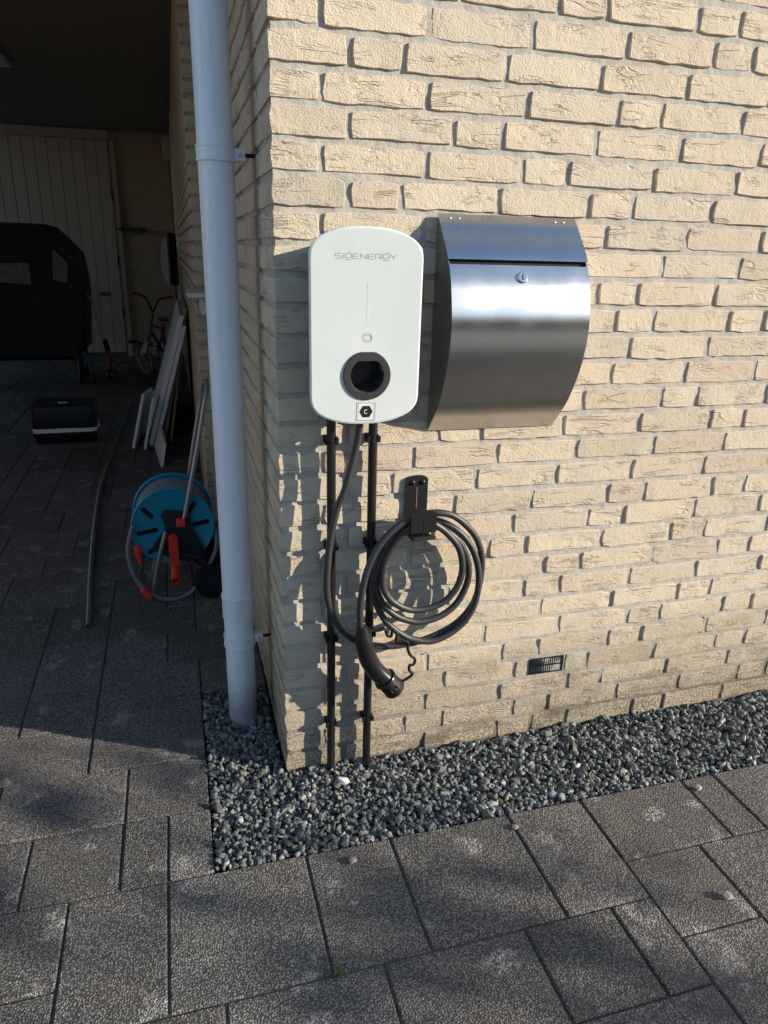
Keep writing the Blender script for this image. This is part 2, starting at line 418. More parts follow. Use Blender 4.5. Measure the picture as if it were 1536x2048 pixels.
def brick_mesh(w, h, d, rr, end_bevel=True):
    """hand-moulded brick, face towards -y, centred on x and z, face at y=0, body to y=d"""
    nx = 9 if w > 0.15 else 6; nz = 4; v = []; f = []
    b = 0.0009 + rr.random()*0.0010
    W, H = w/2 - b, h/2 - b
    bow = rr.uniform(-0.0009, 0.0009); tiltz = rr.uniform(-0.012, 0.012); tiltx = rr.uniform(-0.006, 0.006)
    s = rr.uniform(0, 100)
    def jit(x, z, q, a): return noise.noise((x*38+s, z*38+q*9.1, s*0.37)) * a
    G = {}
    for i in range(nx):
        for j in range(nz):
            u = -1 + 2*i/(nx-1); t = -1 + 2*j/(nz-1)
            x = u*W; z = t*H
            cr = 0.0016 if (abs(u) == 1 and abs(t) == 1) else 0
            x -= math.copysign(cr, x); z -= math.copysign(cr, z)
            if abs(t) == 1: z += jit(x, z, 1, 0.0034) + bow*(1-u*u)*2
            if abs(u) == 1: x += jit(x, z, 2, 0.0034)
            y = jit(x*0.8, z*0.8, 3, 0.0024) + tiltx*x + tiltz*z
            G[i, j] = len(v); v.append((x, y, z))
    for i in range(nx-1):
        for j in range(nz-1): f.append((G[i,j], G[i+1,j], G[i+1,j+1], G[i,j+1]))
    per = [(i,0) for i in range(nx)] + [(nx-1,j) for j in range(1,nz)] + [(i,nz-1) for i in range(nx-2,-1,-1)] + [(0,j) for j in range(nz-2,0,-1)]
    ring = [G[p] for p in per]
    def nxt(ring, dy, ex):
        new = []
        for (i, j), r0 in zip(per, ring):
            x, y, z = v[r0]
            ox = (-1 if i == 0 else 1 if i == nx-1 else 0); oz = (-1 if j == 0 else 1 if j == nz-1 else 0)
            new.append(len(v)); v.append((x + ox*ex, (y + dy) if dy < 0.01 else dy, z + oz*ex))
        n = len(ring)
        for k in range(n): f.append((ring[k], new[k], new[(k+1)%n], ring[(k+1)%n]))
        return new
    r1 = nxt(ring, b*0.75, b*0.55); r2 = nxt(r1, b*1.3, b*0.45)
    r3 = nxt(r2, max(0.0101, d - (b if end_bevel else 0)), 0)
    if end_bevel: r3 = nxt(r3, d, -b*0.8)
    f.append(tuple(r3))
    me = bpy.data.meshes.new('brick'); me.from_pydata(v, [], f); me.update()
    me.polygons.foreach_set('use_smooth', [True]*len(me.polygons)); me.set_sharp_from_angle(angle=math.radians(33))
    return me
house = thing('house', 'pale yellow brick house corner with grey mortar joints', 'house', (0, 0, 0))
def mortar_sheet(name, fn, nu, nv, parent):
    vs = [fn(i/(nu-1), j/(nv-1)) for j in range(nv) for i in range(nu)]
    fs = [(j*nu+i, j*nu+i+1, (j+1)*nu+i+1, (j+1)*nu+i) for j in range(nv-1) for i in range(nu-1)]
    mb = MB(); mb.add(vs, fs); return mb
def mf(u, t):
    x = u*2.6 + 0.004; z = -0.06 + t*2.22
    y = 0.0042 + noise.noise((x*16, z*30, 1.7))*0.0034 + noise.noise((x*70, z*70, 5.1))*0.0014
    return (x, y, z)
FX = 1.78
mb = mortar_sheet('m', mf, 210, 185, house)
mb.box((0.012, 0.02, -0.3), (6.0, 0.14, 2.16)); mb.box((2.6, 0.0045, -0.3), (6.0, 0.0195, 2.16))
front_wall = obj('front_wall', mb, MORTAR, house, 60)
def ms(u, t):
    y = 0.004 + u*0.62; z = -0.06 + t*2.22
    return (0.0056 + noise.noise((y*22, z*34, 8.7))*0.0022, y, z)
mb = mortar_sheet('m', ms, 45, 150, house); mb.box((0.012, 0.145, -0.3), (0.14, 1.9, 2.16))
side_wall = obj('side_wall', mb, MORTAR, house, 60)
mb = MB(); mb.box((0.0, 0.0, 2.165), (6.0, 7.9, 5.2)); obj('upper_wall', mb, BRICK, house, None)
mb = MB(); mb.box((-0.05, -0.04, 5.2), (6.4, 8.2, 5.38)); obj('roof_edge', mb, WHITEP, house, None)
zc = lambda k: (27 - k) * CO
nfront = 0; side_bm = MB()
for k in range(-4, 28):
    js = row_joints(k, FX); rr = random.Random(100 + k); z = zc(k) + BH/2
    xs = [0.0] + js
    for i in range(len(xs) - 1):
        a = xs[i] + (0 if i == 0 else J/2); b_ = xs[i+1] - J/2
        if k == 24 and abs(xs[i] - .681) < 0.01: continue          # the air vent sits here
        if a > FX: break
        d = (0.205 if k % 2 == 0 else 0.099) if i == 0 else 0.05
        me = brick_mesh(b_ - a, BH + rr.uniform(-0.0018, 0.0022), d, rr, True)
        o = obj('brick', me, BRICK, front_wall)
        o.location = ((a + b_)/2, rr.uniform(-0.0014, 0.0016) if i else 0, z + rr.uniform(-0.0012, 0.0012)); nfront += 1
    # side bricks
    y = (0.205 if k % 2 == 0 else 0.099) + J/2 + J/2
    while y < 1.88:
        L = SM - J if rr.random() < 0.75 else HM - J
        L = min(L, 1.885 - y)
        if L < 0.03: break
        if y < 0.42:
            me = brick_mesh(L, BH + rr.uniform(-0.0015, 0.002), 0.05, rr, True)
            o = obj('brick', me, BRICK, side_wall); o.rotation_euler = (0, 0, -PI/2)
            o.location = (rr.uniform(-0.001, 0.0015), y + L/2, z + rr.uniform(-0.001, 0.001))
        else: side_bm.bbox((0.0, y, z - BH/2), (0.04, y + L, z + BH/2), 0.003)
        y += L + J
st = obj('brickwork', side_bm, BRICK, side_wall, None); st['kind'] = 'stuff'
# pier and inner wall further back, 10 cm proud
pier = MB(); pier.box((-0.088, 1.912, -0.1), (0.14, 7.86, 2.46)); inner_wall = obj('inner_wall', pier, MORTAR, house, None)
bw = MB(); rr = random.Random(5)
for k in range(-11, 28):
    z0 = zc(k); y = 1.9
    for a, b_ in ((-0.1, 0.0),): bw.bbox((a, 1.9, z0), (b_ + 0.002, 1.95 , z0 + BH), 0.003)
    y = 1.95 + J + (0.06 if k % 2 else 0.15)
    bw.bbox((-0.1, 1.9505, z0), (-0.06, y - J, z0 + BH), 0.003)
    while y < 7.8:
        L = SM - J if rr.random() < 0.75 else HM - J
        bw.bbox((-0.1, y, z0), (-0.06, min(y + L, 7.85), z0 + BH), 0.003); y += L + J
st = obj('brickwork', bw, BRICK, inner_wall, None); st['kind'] = 'stuff'

# ------------------------------------------------------------------ carport
cp = thing('carport', 'dark open carport beside the house with flat ceiling', 'carport', (-1.6, 4.2, 0))
CEIL = plain('ceiling_paint', (0.20, 0.19, 0.155), 0.8, 0, 0.1)
mb = MB(); mb.box((-3.4, 0.62, 2.47), (-0.002, 8.1, 2.62)); obj('ceiling', mb, CEIL, cp, None)
mb = MB(); mb.box((-3.4, 0.58, 2.44), (-0.002, 0.617, 2.72)); obj('fascia', mb, WHITEP, cp, None)
mb = MB(); mb.box((-3.4, 0.7, -0.1), (-3.25, 5.7, 2.465)); mb.box((-3.4, 7.7, -0.1), (-3.25, 8.0, 2.465)); obj('unseen_far_wall', mb, BRICK_IN, cp, None)  # unseen wall added to darken the carport, gap left to light the back
mb = MB(); mb.box((-3.25, 7.88, -0.1), (-0.09, 8.02, 2.465)); back_wall = obj('back_wall', mb, MORTAR, cp, None)
bw = MB(); rr = random.Random(9)
for k in range(-12, 28):
    x = -0.735 + (0.0 if k % 2 else -0.1); z0 = zc(k)
    while x < -0.11:
        L = SM - J if rr.random() < 0.8 else HM - J
        bw.bbox((max(x, -0.735), 7.868, z0), (min(x + L, -0.102), 7.9, z0 + BH), 0.002); x += L + J
st = obj('brickwork', bw, BRICK_IN, back_wall, None); st['kind'] = 'stuff'
DOORW = plain('door_boards', (0.50, 0.41, 0.33), 0.55, 0, 0.08)
door = thing('board_door', 'cream vertical board door at the back of the carport', 'door', (-1.9, 7.86, 0))
x = -0.885
for i in range(18):
    mb = MB(); mb.bbox((x, 7.82, 0.05), (x + 0.121, 7.85, 2.36), 0.005); obj('board', mb, DOORW, door, None); x -= 0.1255
mb = MB(); mb.box((-3.2, 7.84, 2.365), (-0.75, 7.879, 2.46)); mb.box((-0.755, 7.83, 0.0), (-0.70, 7.867, 2.36)); obj('frame', mb, DOORW, door, None)
for zz in (1.05, 0.45, 1.75):
    mb = MB(); mb.box((-0.772, 7.815, zz), (-0.757, 7.829, zz + 0.11)); obj('hinge', mb, BLACKM, door, None)

# ------------------------------------------------------------------ ground
def structure(o): o['kind'] = 'structure'; return o
ASPH = plain('asphalt', (0.21, 0.20, 0.19), 0.9, 0, 0.2, 0.004, 120)
mb = MB(); mb.box((-400, -400, -0.4), (400, 400, -0.045)); structure(obj('ground', mb, ASPH, None, None))
mb = MB(); mb.box((-3.25, -2.0, -0.044), (-0.205, 7.88, -0.006)); mb.box((-0.205, -2.0, -0.044), (2.6, -0.286, -0.006)); mb.box((-0.205, 0.42, -0.044), (0.0, 1.9, -0.006)); paving = structure(obj('paving', mb, SAND, None, None))
# pavers on a 10 cm grid: the ones read off the ground, then a random bond
GX0, GY0 = -3.2, -1.985; NX, NY = 58, 98
occ = np.zeros((NX, NY), bool); pav = []
def cell(x, y): return int(round((x - GX0)/0.1)), int(round((y - GY0)/0.1))
def place(x0, x1, y0, y1):
    i0, j0 = cell(x0, y0); i1, j1 = cell(x1, y1)
    if i0 < 0 or j0 < 0 or i1 > NX or j1 > NY or occ[i0:i1, j0:j1].any(): return False
    occ[i0:i1, j0:j1] = True; pav.append((GX0+i0*0.1, GX0+i1*0.1, GY0+j0*0.1, GY0+j1*0.1)); return True
i0, j0 = cell(-0.2, -0.285); i1, j1 = cell(0.0, 0.415); occ[i0:i1, j0:j1] = True
i0, j0 = cell(0.0, -0.285); occ[i0:, j0:] = True
KNOWN = [(-.3,0,-.585,-.285),(0,.2,-.585,-.285),(.2,.5,-.585,-.285),(.5,.7,-.585,-.285),(.7,1.0,-.485,-.285),(1.0,1.1,-.485,-.285),(.7,.9,-.685,-.485),
(.9,1.2,-.785,-.485),(1.1,1.4,-.485,-.285),(-.5,-.3,-.585,-.285),(-.8,-.5,-.485,-.285),(-.4,-.2,-.785,-.585),(-.2,.1,-.885,-.585),(.1,.4,-.785,-.585),
(.4,.6,-.785,-.585),(.6,.7,-.785,-.585),(-.3,-.2,-.285,-.085),(-.4,-.3,-.285,-.085),(-.4,-.2,-.085,.115),(-.6,-.4,-.285,-.085),(-.7,-.4,-.085,.115),
(-.5,-.2,.115,.415),(-.8,-.5,.115,.315),(.4,.7,-.985,-.785),(.7,.9,-.885,-.685)]
for r_ in KNOWN: place(*r_)
rp = random.Random(4)
for j in range(NY):
    for i in range(NX):
        if occ[i, j]: continue
        opts = [(3,2),(2,3),(3,3),(2,2),(3,2),(2,3)]; rp.shuffle(opts)
        for a, b_ in opts + [(2,1),(1,2),(1,1)]:
            if i+a <= NX and j+b_ <= NY and not occ[i:i+a, j:j+b_].any():
                occ[i:i+a, j:j+b_] = True; pav.append((GX0+i*0.1, GX0+(i+a)*0.1, GY0+j*0.1, GY0+(j+b_)*0.1)); break
def in_view(x, y):
    q = Vector((x, y, 0)) - CAM; dpt = q.dot(fwd)
    return dpt > 0.1 and abs(q.dot(right)/dpt) < 0.60 and abs(q.dot(up)/dpt) < 0.80
pav.sort(key=lambda r_: (not in_view((r_[0]+r_[1])/2, (r_[2]+r_[3])/2), (Vector(((r_[0]+r_[1])/2, (r_[2]+r_[3])/2, 0)) - CAM).length))
pm = {}; rest = MB()
for n_, (a, b_, c, d) in enumerate(pav):
    w, h = round(b_-a, 2), round(d-c, 2); g = 0.0019
    if n_ < 280:
        if (w, h) not in pm:
            mb = MB(); mb.bbox((-w/2+g, -h/2+g, -0.03), (w/2-g, h/2-g, 0), 0.0035); me = mb.mesh('paver'); me.polygons.foreach_set('use_smooth', [False]*len(me.polygons)); me.materials.append(PAVER); pm[(w, h)] = me
        o = obj('paver', pm[(w, h)], None, paving)
        o.location = ((a+b_)/2, (c+d)/2, rp.uniform(-0.0022, 0.0012)); o.rotation_euler = (rp.uniform(-0.004, 0.004), rp.uniform(-0.004, 0.004), rp.uniform(-0.005, 0.005))
    else: rest.bbox((a+g, c+g, -0.015), (b_-g, d-g, rp.uniform(-0.003, 0.001)), 0.003)
st = obj('paver_field', rest, PAVER, paving, None); st['kind'] = 'stuff'
# gravel bed
mb = MB(); mb.box((-0.2, -0.283, -0.043), (2.55, 0.02, -0.022)); mb.box((-0.2, 0.0201, -0.043), (0.03, 0.42, -0.022)); structure(obj('gravel_base', mb, SOIL, None, None))
ph = (1+5**0.5)/2
ICO = np.array([(-1,ph,0),(1,ph,0),(-1,-ph,0),(1,-ph,0),(0,-1,ph),(0,1,ph),(0,-1,-ph),(0,1,-ph),(ph,0,-1),(ph,0,1),(-ph,0,-1),(-ph,0,1)])/1.9
ICF = np.array([(0,11,5),(0,5,1),(0,1,7),(0,7,10),(0,10,11),(1,5,9),(5,11,4),(11,10,2),(10,7,6),(7,1,8),(3,9,4),(3,4,2),(3,2,6),(3,6,8),(3,8,9),(4,9,5),(2,4,11),(6,2,10),(8,6,7),(9,8,1)])
def rand_rot(n):
    q = rng.normal(size=(n,4)); q /= np.linalg.norm(q, axis=1)[:,None]; w,x,y,z = q.T
    return np.stack([1-2*(y*y+z*z),2*(x*y-z*w),2*(x*z+y*w),2*(x*y+z*w),1-2*(x*x+z*z),2*(y*z-x*w),2*(x*z-y*w),2*(y*z+x*w),1-2*(x*x+y*y)],1).reshape(n,3,3)
P = []
for lay, (sp, zoff) in enumerate(((0.0112, -0.016), (0.0116, -0.006), (0.0165, 0.001))):
    gx = np.arange(-0.193, 2.4, sp); gy = np.arange(-0.277, 0.41, sp)
    X, Y = np.meshgrid(gx, gy); X = X + rng.uniform(-.5,.5,X.shape)*sp; Y = Y + rng.uniform(-.5,.5,Y.shape)*sp
    m = ((Y < -0.004) | ((X < -0.008) & (Y < 0.405))) & (Y > -0.281) & (X > -0.196)
    if lay == 2: m &= rng.random(X.shape) < 0.8
    X, Y = X[m], Y[m]
    Z = zoff + rng.normal(0, .0028, X.shape) + 0.004*np.sin(X*9)*np.cos(Y*14+1)
    P.append(np.stack([X, Y, Z], 1))
P = np.concatenate(P); n = len(P)
size = rng.lognormal(math.log(0.0066), 0.32, n); sc3 = np.stack([rng.uniform(.9,1.35,n), rng.uniform(.65,1.05,n), rng.uniform(.45,.85,n)], 1)
loc = ICO[None]*(1 + rng.uniform(-.28,.28,(n,12,1))) * (size[:,None]*sc3)[:,None,:]
V = np.einsum('nij,nkj->nki', rand_rot(n), loc) + P[:,None,:]
F = (ICF[None] + (np.arange(n)*12)[:,None,None]).reshape(-1,3)
me = bpy.data.meshes.new('gravel'); me.vertices.add(n*12); me.vertices.foreach_set('co', V.reshape(-1).astype(np.float32))
me.loops.add(len(F)*3); me.loops.foreach_set('vertex_index', F.reshape(-1).astype(np.int32))
me.polygons.add(len(F)); me.polygons.foreach_set('loop_start', np.arange(0, len(F)*3, 3, dtype=np.int32)); me.polygons.foreach_set('use_smooth', np.zeros(len(F), bool)); me.update(); me.validate()
tone = rng.lognormal(math.log(0.155), 0.42, n); tint = np.stack([tone*rng.uniform(.90,1.02,n), tone*rng.uniform(.95,1.02,n), tone*rng.uniform(.88,.98,n)], 1)
tan = rng.random(n) < 0.018; tint[tan] = np.array([0.36,0.30,0.23])*rng.uniform(.7,1.2,(tan.sum(),1))
ca = me.attributes.new('tone', 'FLOAT_COLOR', 'POINT'); ca.data.foreach_set('color', np.repeat(np.c_[np.clip(tint,0,1), np.ones(n)], 12, 0).reshape(-1).astype(np.float32))
me.materials.append(GRAVEL); gr = obj('gravel', me, None); gr['kind'] = 'stuff'; gr['label'] = 'dark grey crushed stone gravel strip along the wall'
# loose pebbles on the pavers
STONE = plain('pebble_stone', (0.30, 0.29, 0.27), 0.8, 0, 0.25, 0.001, 200)
for (x, y, s, lab) in ((1.022, -0.33, .011, 'pale pebble on the paving by the gravel edge at right'), (0.86, -0.63, .012, 'lone pale pebble on the dark pavers at far right'), (0.10, -0.335, .010, 'small pebble lying near the gravel on the middle paver'), (0.50, -0.335, .009, 'pebble in the paver joint below the air vent')):
    mb = MB(); rr = random.Random(int(x*1000)); mb.add([(x + v[0]*s*rr.uniform(.8,1.3), y + v[1]*s*rr.uniform(.8,1.2), s*.55 + v[2]*s*.6*rr.uniform(.8,1.1)) for v in ICO], [tuple(f) for f in ICF])
    tag(obj('pebble', mb, STONE, None, None, (x, y, 0)), lab, 'pebble', 'loose pebbles on the paving')
GRASS = m_leaf('weed', (0.13, 0.14, 0.03), (0.25, 0.22, 0.07))
mb = MB(); rr = random.Random(3)
for i in range(26):
    a = rr.uniform(0, 2*PI); L = rr.uniform(.01, .028); p0 = Vector((0.006 + rr.uniform(-.006,.006), -0.588 + rr.uniform(-.004,.004), -0.004)); dv = Vector((math.cos(a)*.6, math.sin(a)*.6, rr.uniform(.4,1))).normalized()
    sd_ = dv.cross(Vector((0,0,1))).normalized()*0.0012
    mb.add([p0 - sd_, p0 + sd_, p0 + dv*L*.6 + sd_*.7, p0 + dv*L + Vector((0,0,-.003)), p0 + dv*L*.6 - sd_*.7], [(0,1,2,3,4)])
tag(obj('weed', mb, GRASS, None, None, (0.006, -0.588, 0)), 'small tuft of weed in the paver joint at the bottom', 'weed')

# ------------------------------------------------------------------ wall fittings
# air vent
av = thing('air_vent', 'black louvred air vent brick set low in the wall', 'air vent', (0.736, 0, 0.215))
vx0, vx1, vz0, vz1 = 0.685, 0.788, 0.189, 0.238
mb = MB(); mb.box((vx0, 0.022, vz0), (vx1, 0.03, vz1)); obj('recess', mb, BLACKM, av, None)
mb = MB(); mb.box((vx0, 0.0, vz1-.003), (vx1, .02, vz1)); mb.box((vx0, 0.0, vz0), (vx1, .02, vz0+.003)); mb.box((vx0, 0.0, vz0+.0031), (vx0+.003, .02, vz1-.0031)); mb.box((vx1-.003, 0.0, vz0+.0031), (vx1, .02, vz1-.0031)); obj('frame', mb, BLACK, av, None)
for i in range(15):
    x = vx0 + .0065 + i*(vx1-vx0-.013)/14
    mb = MB(); mb.box((x-.0012, 0.003, vz0+.0032), (x+.0012, .018, vz1-.0032)); obj('slat', mb, BLACK, av, None)
mb = MB(); mb.box((vx0+.0031, .001, (vz0+vz1)/2-.0018), (vx1-.0031, .0028, (vz0+vz1)/2+.0018)); obj('crossbar', mb, BLACK, av, None)
CREAM = plain('cream_plastic', (0.60, 0.54, 0.42), 0.5, 0, 0.05)
for x, lab in ((0.3745, 'cream ribbed weep vent in the joint beside the charging plug'), (1.251, 'cream ribbed weep vent in the joint at far right')):
    w = thing('weep_vent', lab, 'weep vent', (x, 0, 0.275), 'weep vents in the brick joints')
    mb = MB(); mb.box((x-.004, .0042, .250), (x+.004, .02, .302)); obj('backing', mb, BLACKM, w, None)
    mb = MB()
    for i in range(9): mb.box((x-.005, .0005, .2515+i*.0058), (x+.003, .004, .2540+i*.0058))
    mb.box((x-.0065, -.0002, .250), (x-.0052, .004, .303)); obj('ribs', mb, CREAM, w, None)

# downpipe
dp = thing('downpipe', 'light grey round downpipe at the house corner', 'downpipe', (-0.087, 0.262, 0))
DX, DY = -0.087, 0.262
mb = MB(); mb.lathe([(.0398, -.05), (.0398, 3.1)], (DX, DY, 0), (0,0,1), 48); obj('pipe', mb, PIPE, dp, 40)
mb = MB(); mb.lathe([(.0403,.332),(.0418,.334),(.0424,.338),(.0424,.394),(.0436,.397),(.0436,.402),(.0403,.404)], (DX, DY, 0), (0,0,1), 48, False); obj('coupler', mb, PIPE, dp, 30)
for zz in (0.262, 1.487):
    mb = MB(); mb.lathe([(.0402,zz-.016),(.0438,zz-.016),(.0438,zz-.0125),(.0422,zz-.0115),(.0422,zz+.0115),(.0438,zz+.0125),(.0438,zz+.016),(.0402,zz+.016)], (DX, DY, 0), (0,0,1), 48, False)
    c = obj('clamp', mb, PIPE, dp, 30)
    mb = MB(); mb.bbox((DX+.036, DY-.010, zz-.013), (DX+.064, DY-.002, zz+.013), .0015); mb.bbox((DX+.036, DY+.001, zz-.013), (DX+.064, DY+.009, zz+.013), .0015); obj('clamp_ear', mb, ZINC, c, 30)
    mb = MB(); mb.lathe([(.0042,0),(.0042,.004),(.003,.005)], (DX+.053, DY-.0101, zz), (0,-1,0), 14); obj('screw', mb, CHROME, c, 30)
    mb = MB(); mb.lathe([(.0045,0),(.0045,.03),(.006,.032),(.006,.04)], (DX+.0642, DY, zz), (1,0,0), 12); obj('bolt', mb, BLACKM, c, 30)

# conduits
def conduit(x, lab):
    t = thing('cable_conduit', lab, 'conduit', (x, -0.022, 0), 'black conduits under the charger')
    mb = MB(); mb.tube([(x-.0006, -.022, -.03), (x, -.0225, .3), (x+.0004, -.022, .65), (x, -.022, .97)], .0105, 18, True); obj('pipe', mb, BLACK, t, 40)
    for zz in (.896, .64, .397, .147):
        mb = MB(); mb.bbox((x-.0145, -.0105, zz-.009), (x+.0145, -.0008, zz+.009), .0012)
        ri = [(x + .0135*math.cos(a)*s_, -.022 - .0135*math.sin(a)*1.0*s_) for s_ in (1.0,) for a in [math.radians(q) for q in range(-35, 60, 12)]]
        for sgn in (1, -1):
            pts = [(x + sgn*.0123*math.cos(math.radians(q)), -.022 - .0123*math.sin(math.radians(q))) for q in range(-60, 50, 12)]
            for zo in (zz,):
                lo = [(a, b_, zo-.008) for a, b_ in pts] + [(a + sgn*.0018, b_, zo-.008) for a, b_ in pts[::-1]]
                hi = [(a, b_, zo+.008) for a, b_, _ in lo]
                mb.rings([lo, hi])
            e = pts[-1]; mb.bbox((e[0] + (0 if sgn > 0 else -.0075), e[1]-.001, zz-.0075), (e[0] + (.0075 if sgn > 0 else 0), e[1]+.0015, zz+.0075), .0005)
        obj('clip', mb, BLACKM, t, 40)
conduit(.1153, 'left black conduit from charger to gravel nearest the corner')
conduit(.2115, 'right black conduit from charger to gravel behind the cable coil')

# mailbox
PROF = [(.004,1.370),(.022,1.352),(.038,1.3335),(.060,1.309),(.0776,1.286),(.0905,1.262),(.1035,1.232),(.1115,1.202),(.1175,1.172),(.1194,1.148),(.1180,1.118),(.1125,1.088),(.1035,1.056),(.0900,1.024),(.0780,1.000),(.0625,.974),(.0440,.950),(.0234,.927),(.004,.905)]
PS = [(p.x, p.y) for p in spline([(a, b_, 0) for a, b_ in PROF], 5)]
mbx = thing('mailbox', 'curved brushed stainless steel mailbox with key lock', 'mailbox', (0.508, 0, 1.13))
X0, X1 = 0.3475, 0.6685
def sheet(sec, x0, x1, th, out=0.0):
    """curved sheet following section (d,z) with thickness th"""
    ctr = Vector((0, 1.14)); r0 = []; r1 = []
    for i, (d, z) in enumerate(sec):
        a = Vector(sec[max(i-1,0)]); b_ = Vector(sec[min(i+1,len(sec)-1)]); t = (b_-a).normalized(); nn = Vector((-t.y, t.x))
        if nn.x < 0 : nn = -nn
        r0.append((d + nn.x*out, z + nn.y*out)); r1.append((d + nn.x*(out-th), z + nn.y*(out-th)))
    loop = r0 + r1[::-1]; mb = MB()
    mb.rings([[(x0, -d, z) for d, z in loop], [(x1, -d, z) for d, z in loop]]); return mb
top = [q for q in PS if q[1] > 1.2805]; low = [q for q in PS if q[1] < 1.2765]
mb = MB(); mb.box((X0+.003, -.0740, 1.262), (X1-.003, -.0720, 1.289)); obj('slot_shade_strip', mb, BLACKM, mbx, None)  # black strip added so the gap under the flap stays dark
obj('flap', sheet(top, X0-.001, X1+.001, .0013, .0022), STEEL, mbx, 30, (0.508, 0, 1.14))
dr = obj('door', sheet(low, X0+.0005, X1-.0005, .0013, .0012), STEEL, mbx, 30, (0.508, 0, 1.14))
for x in (X0+.0006, X1-.0020):
    mb = MB(); ol = [(d-.0016, z) for d, z in PS if d > .002]
    ol = [(.0026, 1.366)] + [q for q in ol if .912 < q[1] < 1.362] + [(.0026, .909)]
    mb.rings([[(x, -d, z) for d, z in ol], [(x+.0014, -d, z) for d, z in ol]]); obj('side_panel', mb, STEEL_SHADED, mbx, 30, (0.508, 0, 1.14))
mb = MB(); mb.box((X0+.004, -.0028, .909), (X1-.004, -.0012, 1.366)); obj('back_plate', mb, STEEL_SHADED, mbx, None, (0.508, 0, 1.14))
for x in (.3717, .3917, .6162, .637):
    mb = MB(); mb.lathe([(.0034,0),(.0032,.001),(.002,.0021),(.0005,.0025)], (x, -.0145, 1.3630), (0,-.72,.69), 12); obj('rivet', mb, CHROME, mbx, 50)
LK = Vector((.5085, -.0985, 1.2485)); LN = Vector((0,-.93,.37)).normalized()
mb = MB(); mb.lathe([(.0118,-.004),(.0118,.002),(.0105,.0042),(.0082,.0044),(.0080,.0034),(.0,.0034)], LK, LN, 32, False); lk = obj('lock', mb, CHROME, dr, 30)
mb = MB(); u = Vector((1,0,0)); w = LN.cross(u)
mb.add([LK + LN*.0038 + u*a + w*b_ for a, b_ in ((-.0016,-.0055),(.0016,-.0055),(.0016,.0055),(-.0016,.0055))] + [LK + LN*.0046 + u*a + w*b_ for a, b_ in ((-.0012,-.005),(.0012,-.005),(.0012,.005),(-.0012,.005))], [(4,5,6,7),(0,1,5,4),(1,2,6,5),(2,3,7,6),(3,0,4,7)]); obj('keyhole', mb, DARKG, dr, None)

# EV charger
CX = 0.1690
CAP = [(1.0,0),(.985,.0135),(.938,.0245),(.866,.0338),(.76,.0415),(.62,.0484),(.45,.0540),(.25,.0575),(0,.0588)]
def outline(inset=0.0):
    a = .1163 - inset; q = []
    cap = [(p.x*a, p.y - inset*(p.y/.0588)) for p in spline([(u, v, 0) for u, v in CAP], 3)]
    zt, zb = 1.2800, 1.0090
    q += [(CX + x, zt + z) for x, z in cap] + [(CX - x, zt + z) for x, z in cap[::-1][1:]]
    q += [(CX - x, zb - z) for x, z in cap] + [(CX + x, zb - z) for x, z in cap[::-1][1:]]
    return q
ev = thing('ev_charger', 'white rounded wall charger with black plug holder', 'EV charger', (CX, 0, 1.144))
ring = lambda ins, y: [(x, y, z) for x, z in outline(ins)]
mb = MB(); mb.rings([ring(.022, -.0012), ring(.018, -.030), ring(.0075, -.085), ring(.0045, -.1015)], True, False); obj('housing', mb, DARKG, ev, 30)
mb = MB(); mb.rings([ring(.0032, -.1016), ring(.0004, -.1032), ring(.0, -.1062), ring(.0008, -.1084), ring(.0034, -.1096)], False, False); obj('rim', mb, RIM, ev, 40)
def hole(y):
    out = []
    for x, z in outline(.0042):
        a = math.atan2(z - 1.0525, x - .1716); out.append((.1716 + .0470*math.cos(a), y, 1.0525 + min(.0470*math.sin(a), .0450)))
    return out
mb = MB(); mb.rings([ring(.0034, -.1096), ring(.0042, -.1100), hole(-.1100), hole(-.1050)], False, False); fp = obj('front_panel', mb, GLASSW, ev, None)
# print on the glass
YF = -.1103
def strokes(mb, segs, ox, oz, sx, sz, wd=.0011):
    """printed line: one mitred strip per polyline"""
    for pl in segs:
        P2 = [Vector((ox + a*sx, oz + b_*sz)) for a, b_ in pl]
        P2 = [q for i, q in enumerate(P2) if i == 0 or (q - P2[i-1]).length > 1e-7]
        closed = len(P2) > 3 and (P2[0] - P2[-1]).length < 1e-7
        if closed: P2 = P2[:-1]
        N = len(P2); L = []; R_ = []
        for i in range(N):
            a = P2[(i-1) % N] if (closed or i) else None; b_ = P2[(i+1) % N] if (closed or i < N-1) else None
            t1 = (P2[i] - a).normalized() if a is not None else None; t2 = (b_ - P2[i]).normalized() if b_ is not None else None
            if t1 is None: t1 = t2
            if t2 is None: t2 = t1
            n1 = Vector((-t1.y, t1.x)); n2 = Vector((-t2.y, t2.x)); m_ = (n1 + n2)
            m_ = n1 if m_.length < .2 else m_.normalized(); k_ = min(1.8, 1/max(.3, m_.dot(n1)))
            L.append(P2[i] + m_*wd/2*k_); R_.append(P2[i] - m_*wd/2*k_)
        vs_ = [(q.x, YF, q.y) for q in L] + [(q.x, YF, q.y) for q in R_]
        mb.add(vs_, [(i, (i+1) % N, N + (i+1) % N, N + i) for i in range(N if closed else N-1)])
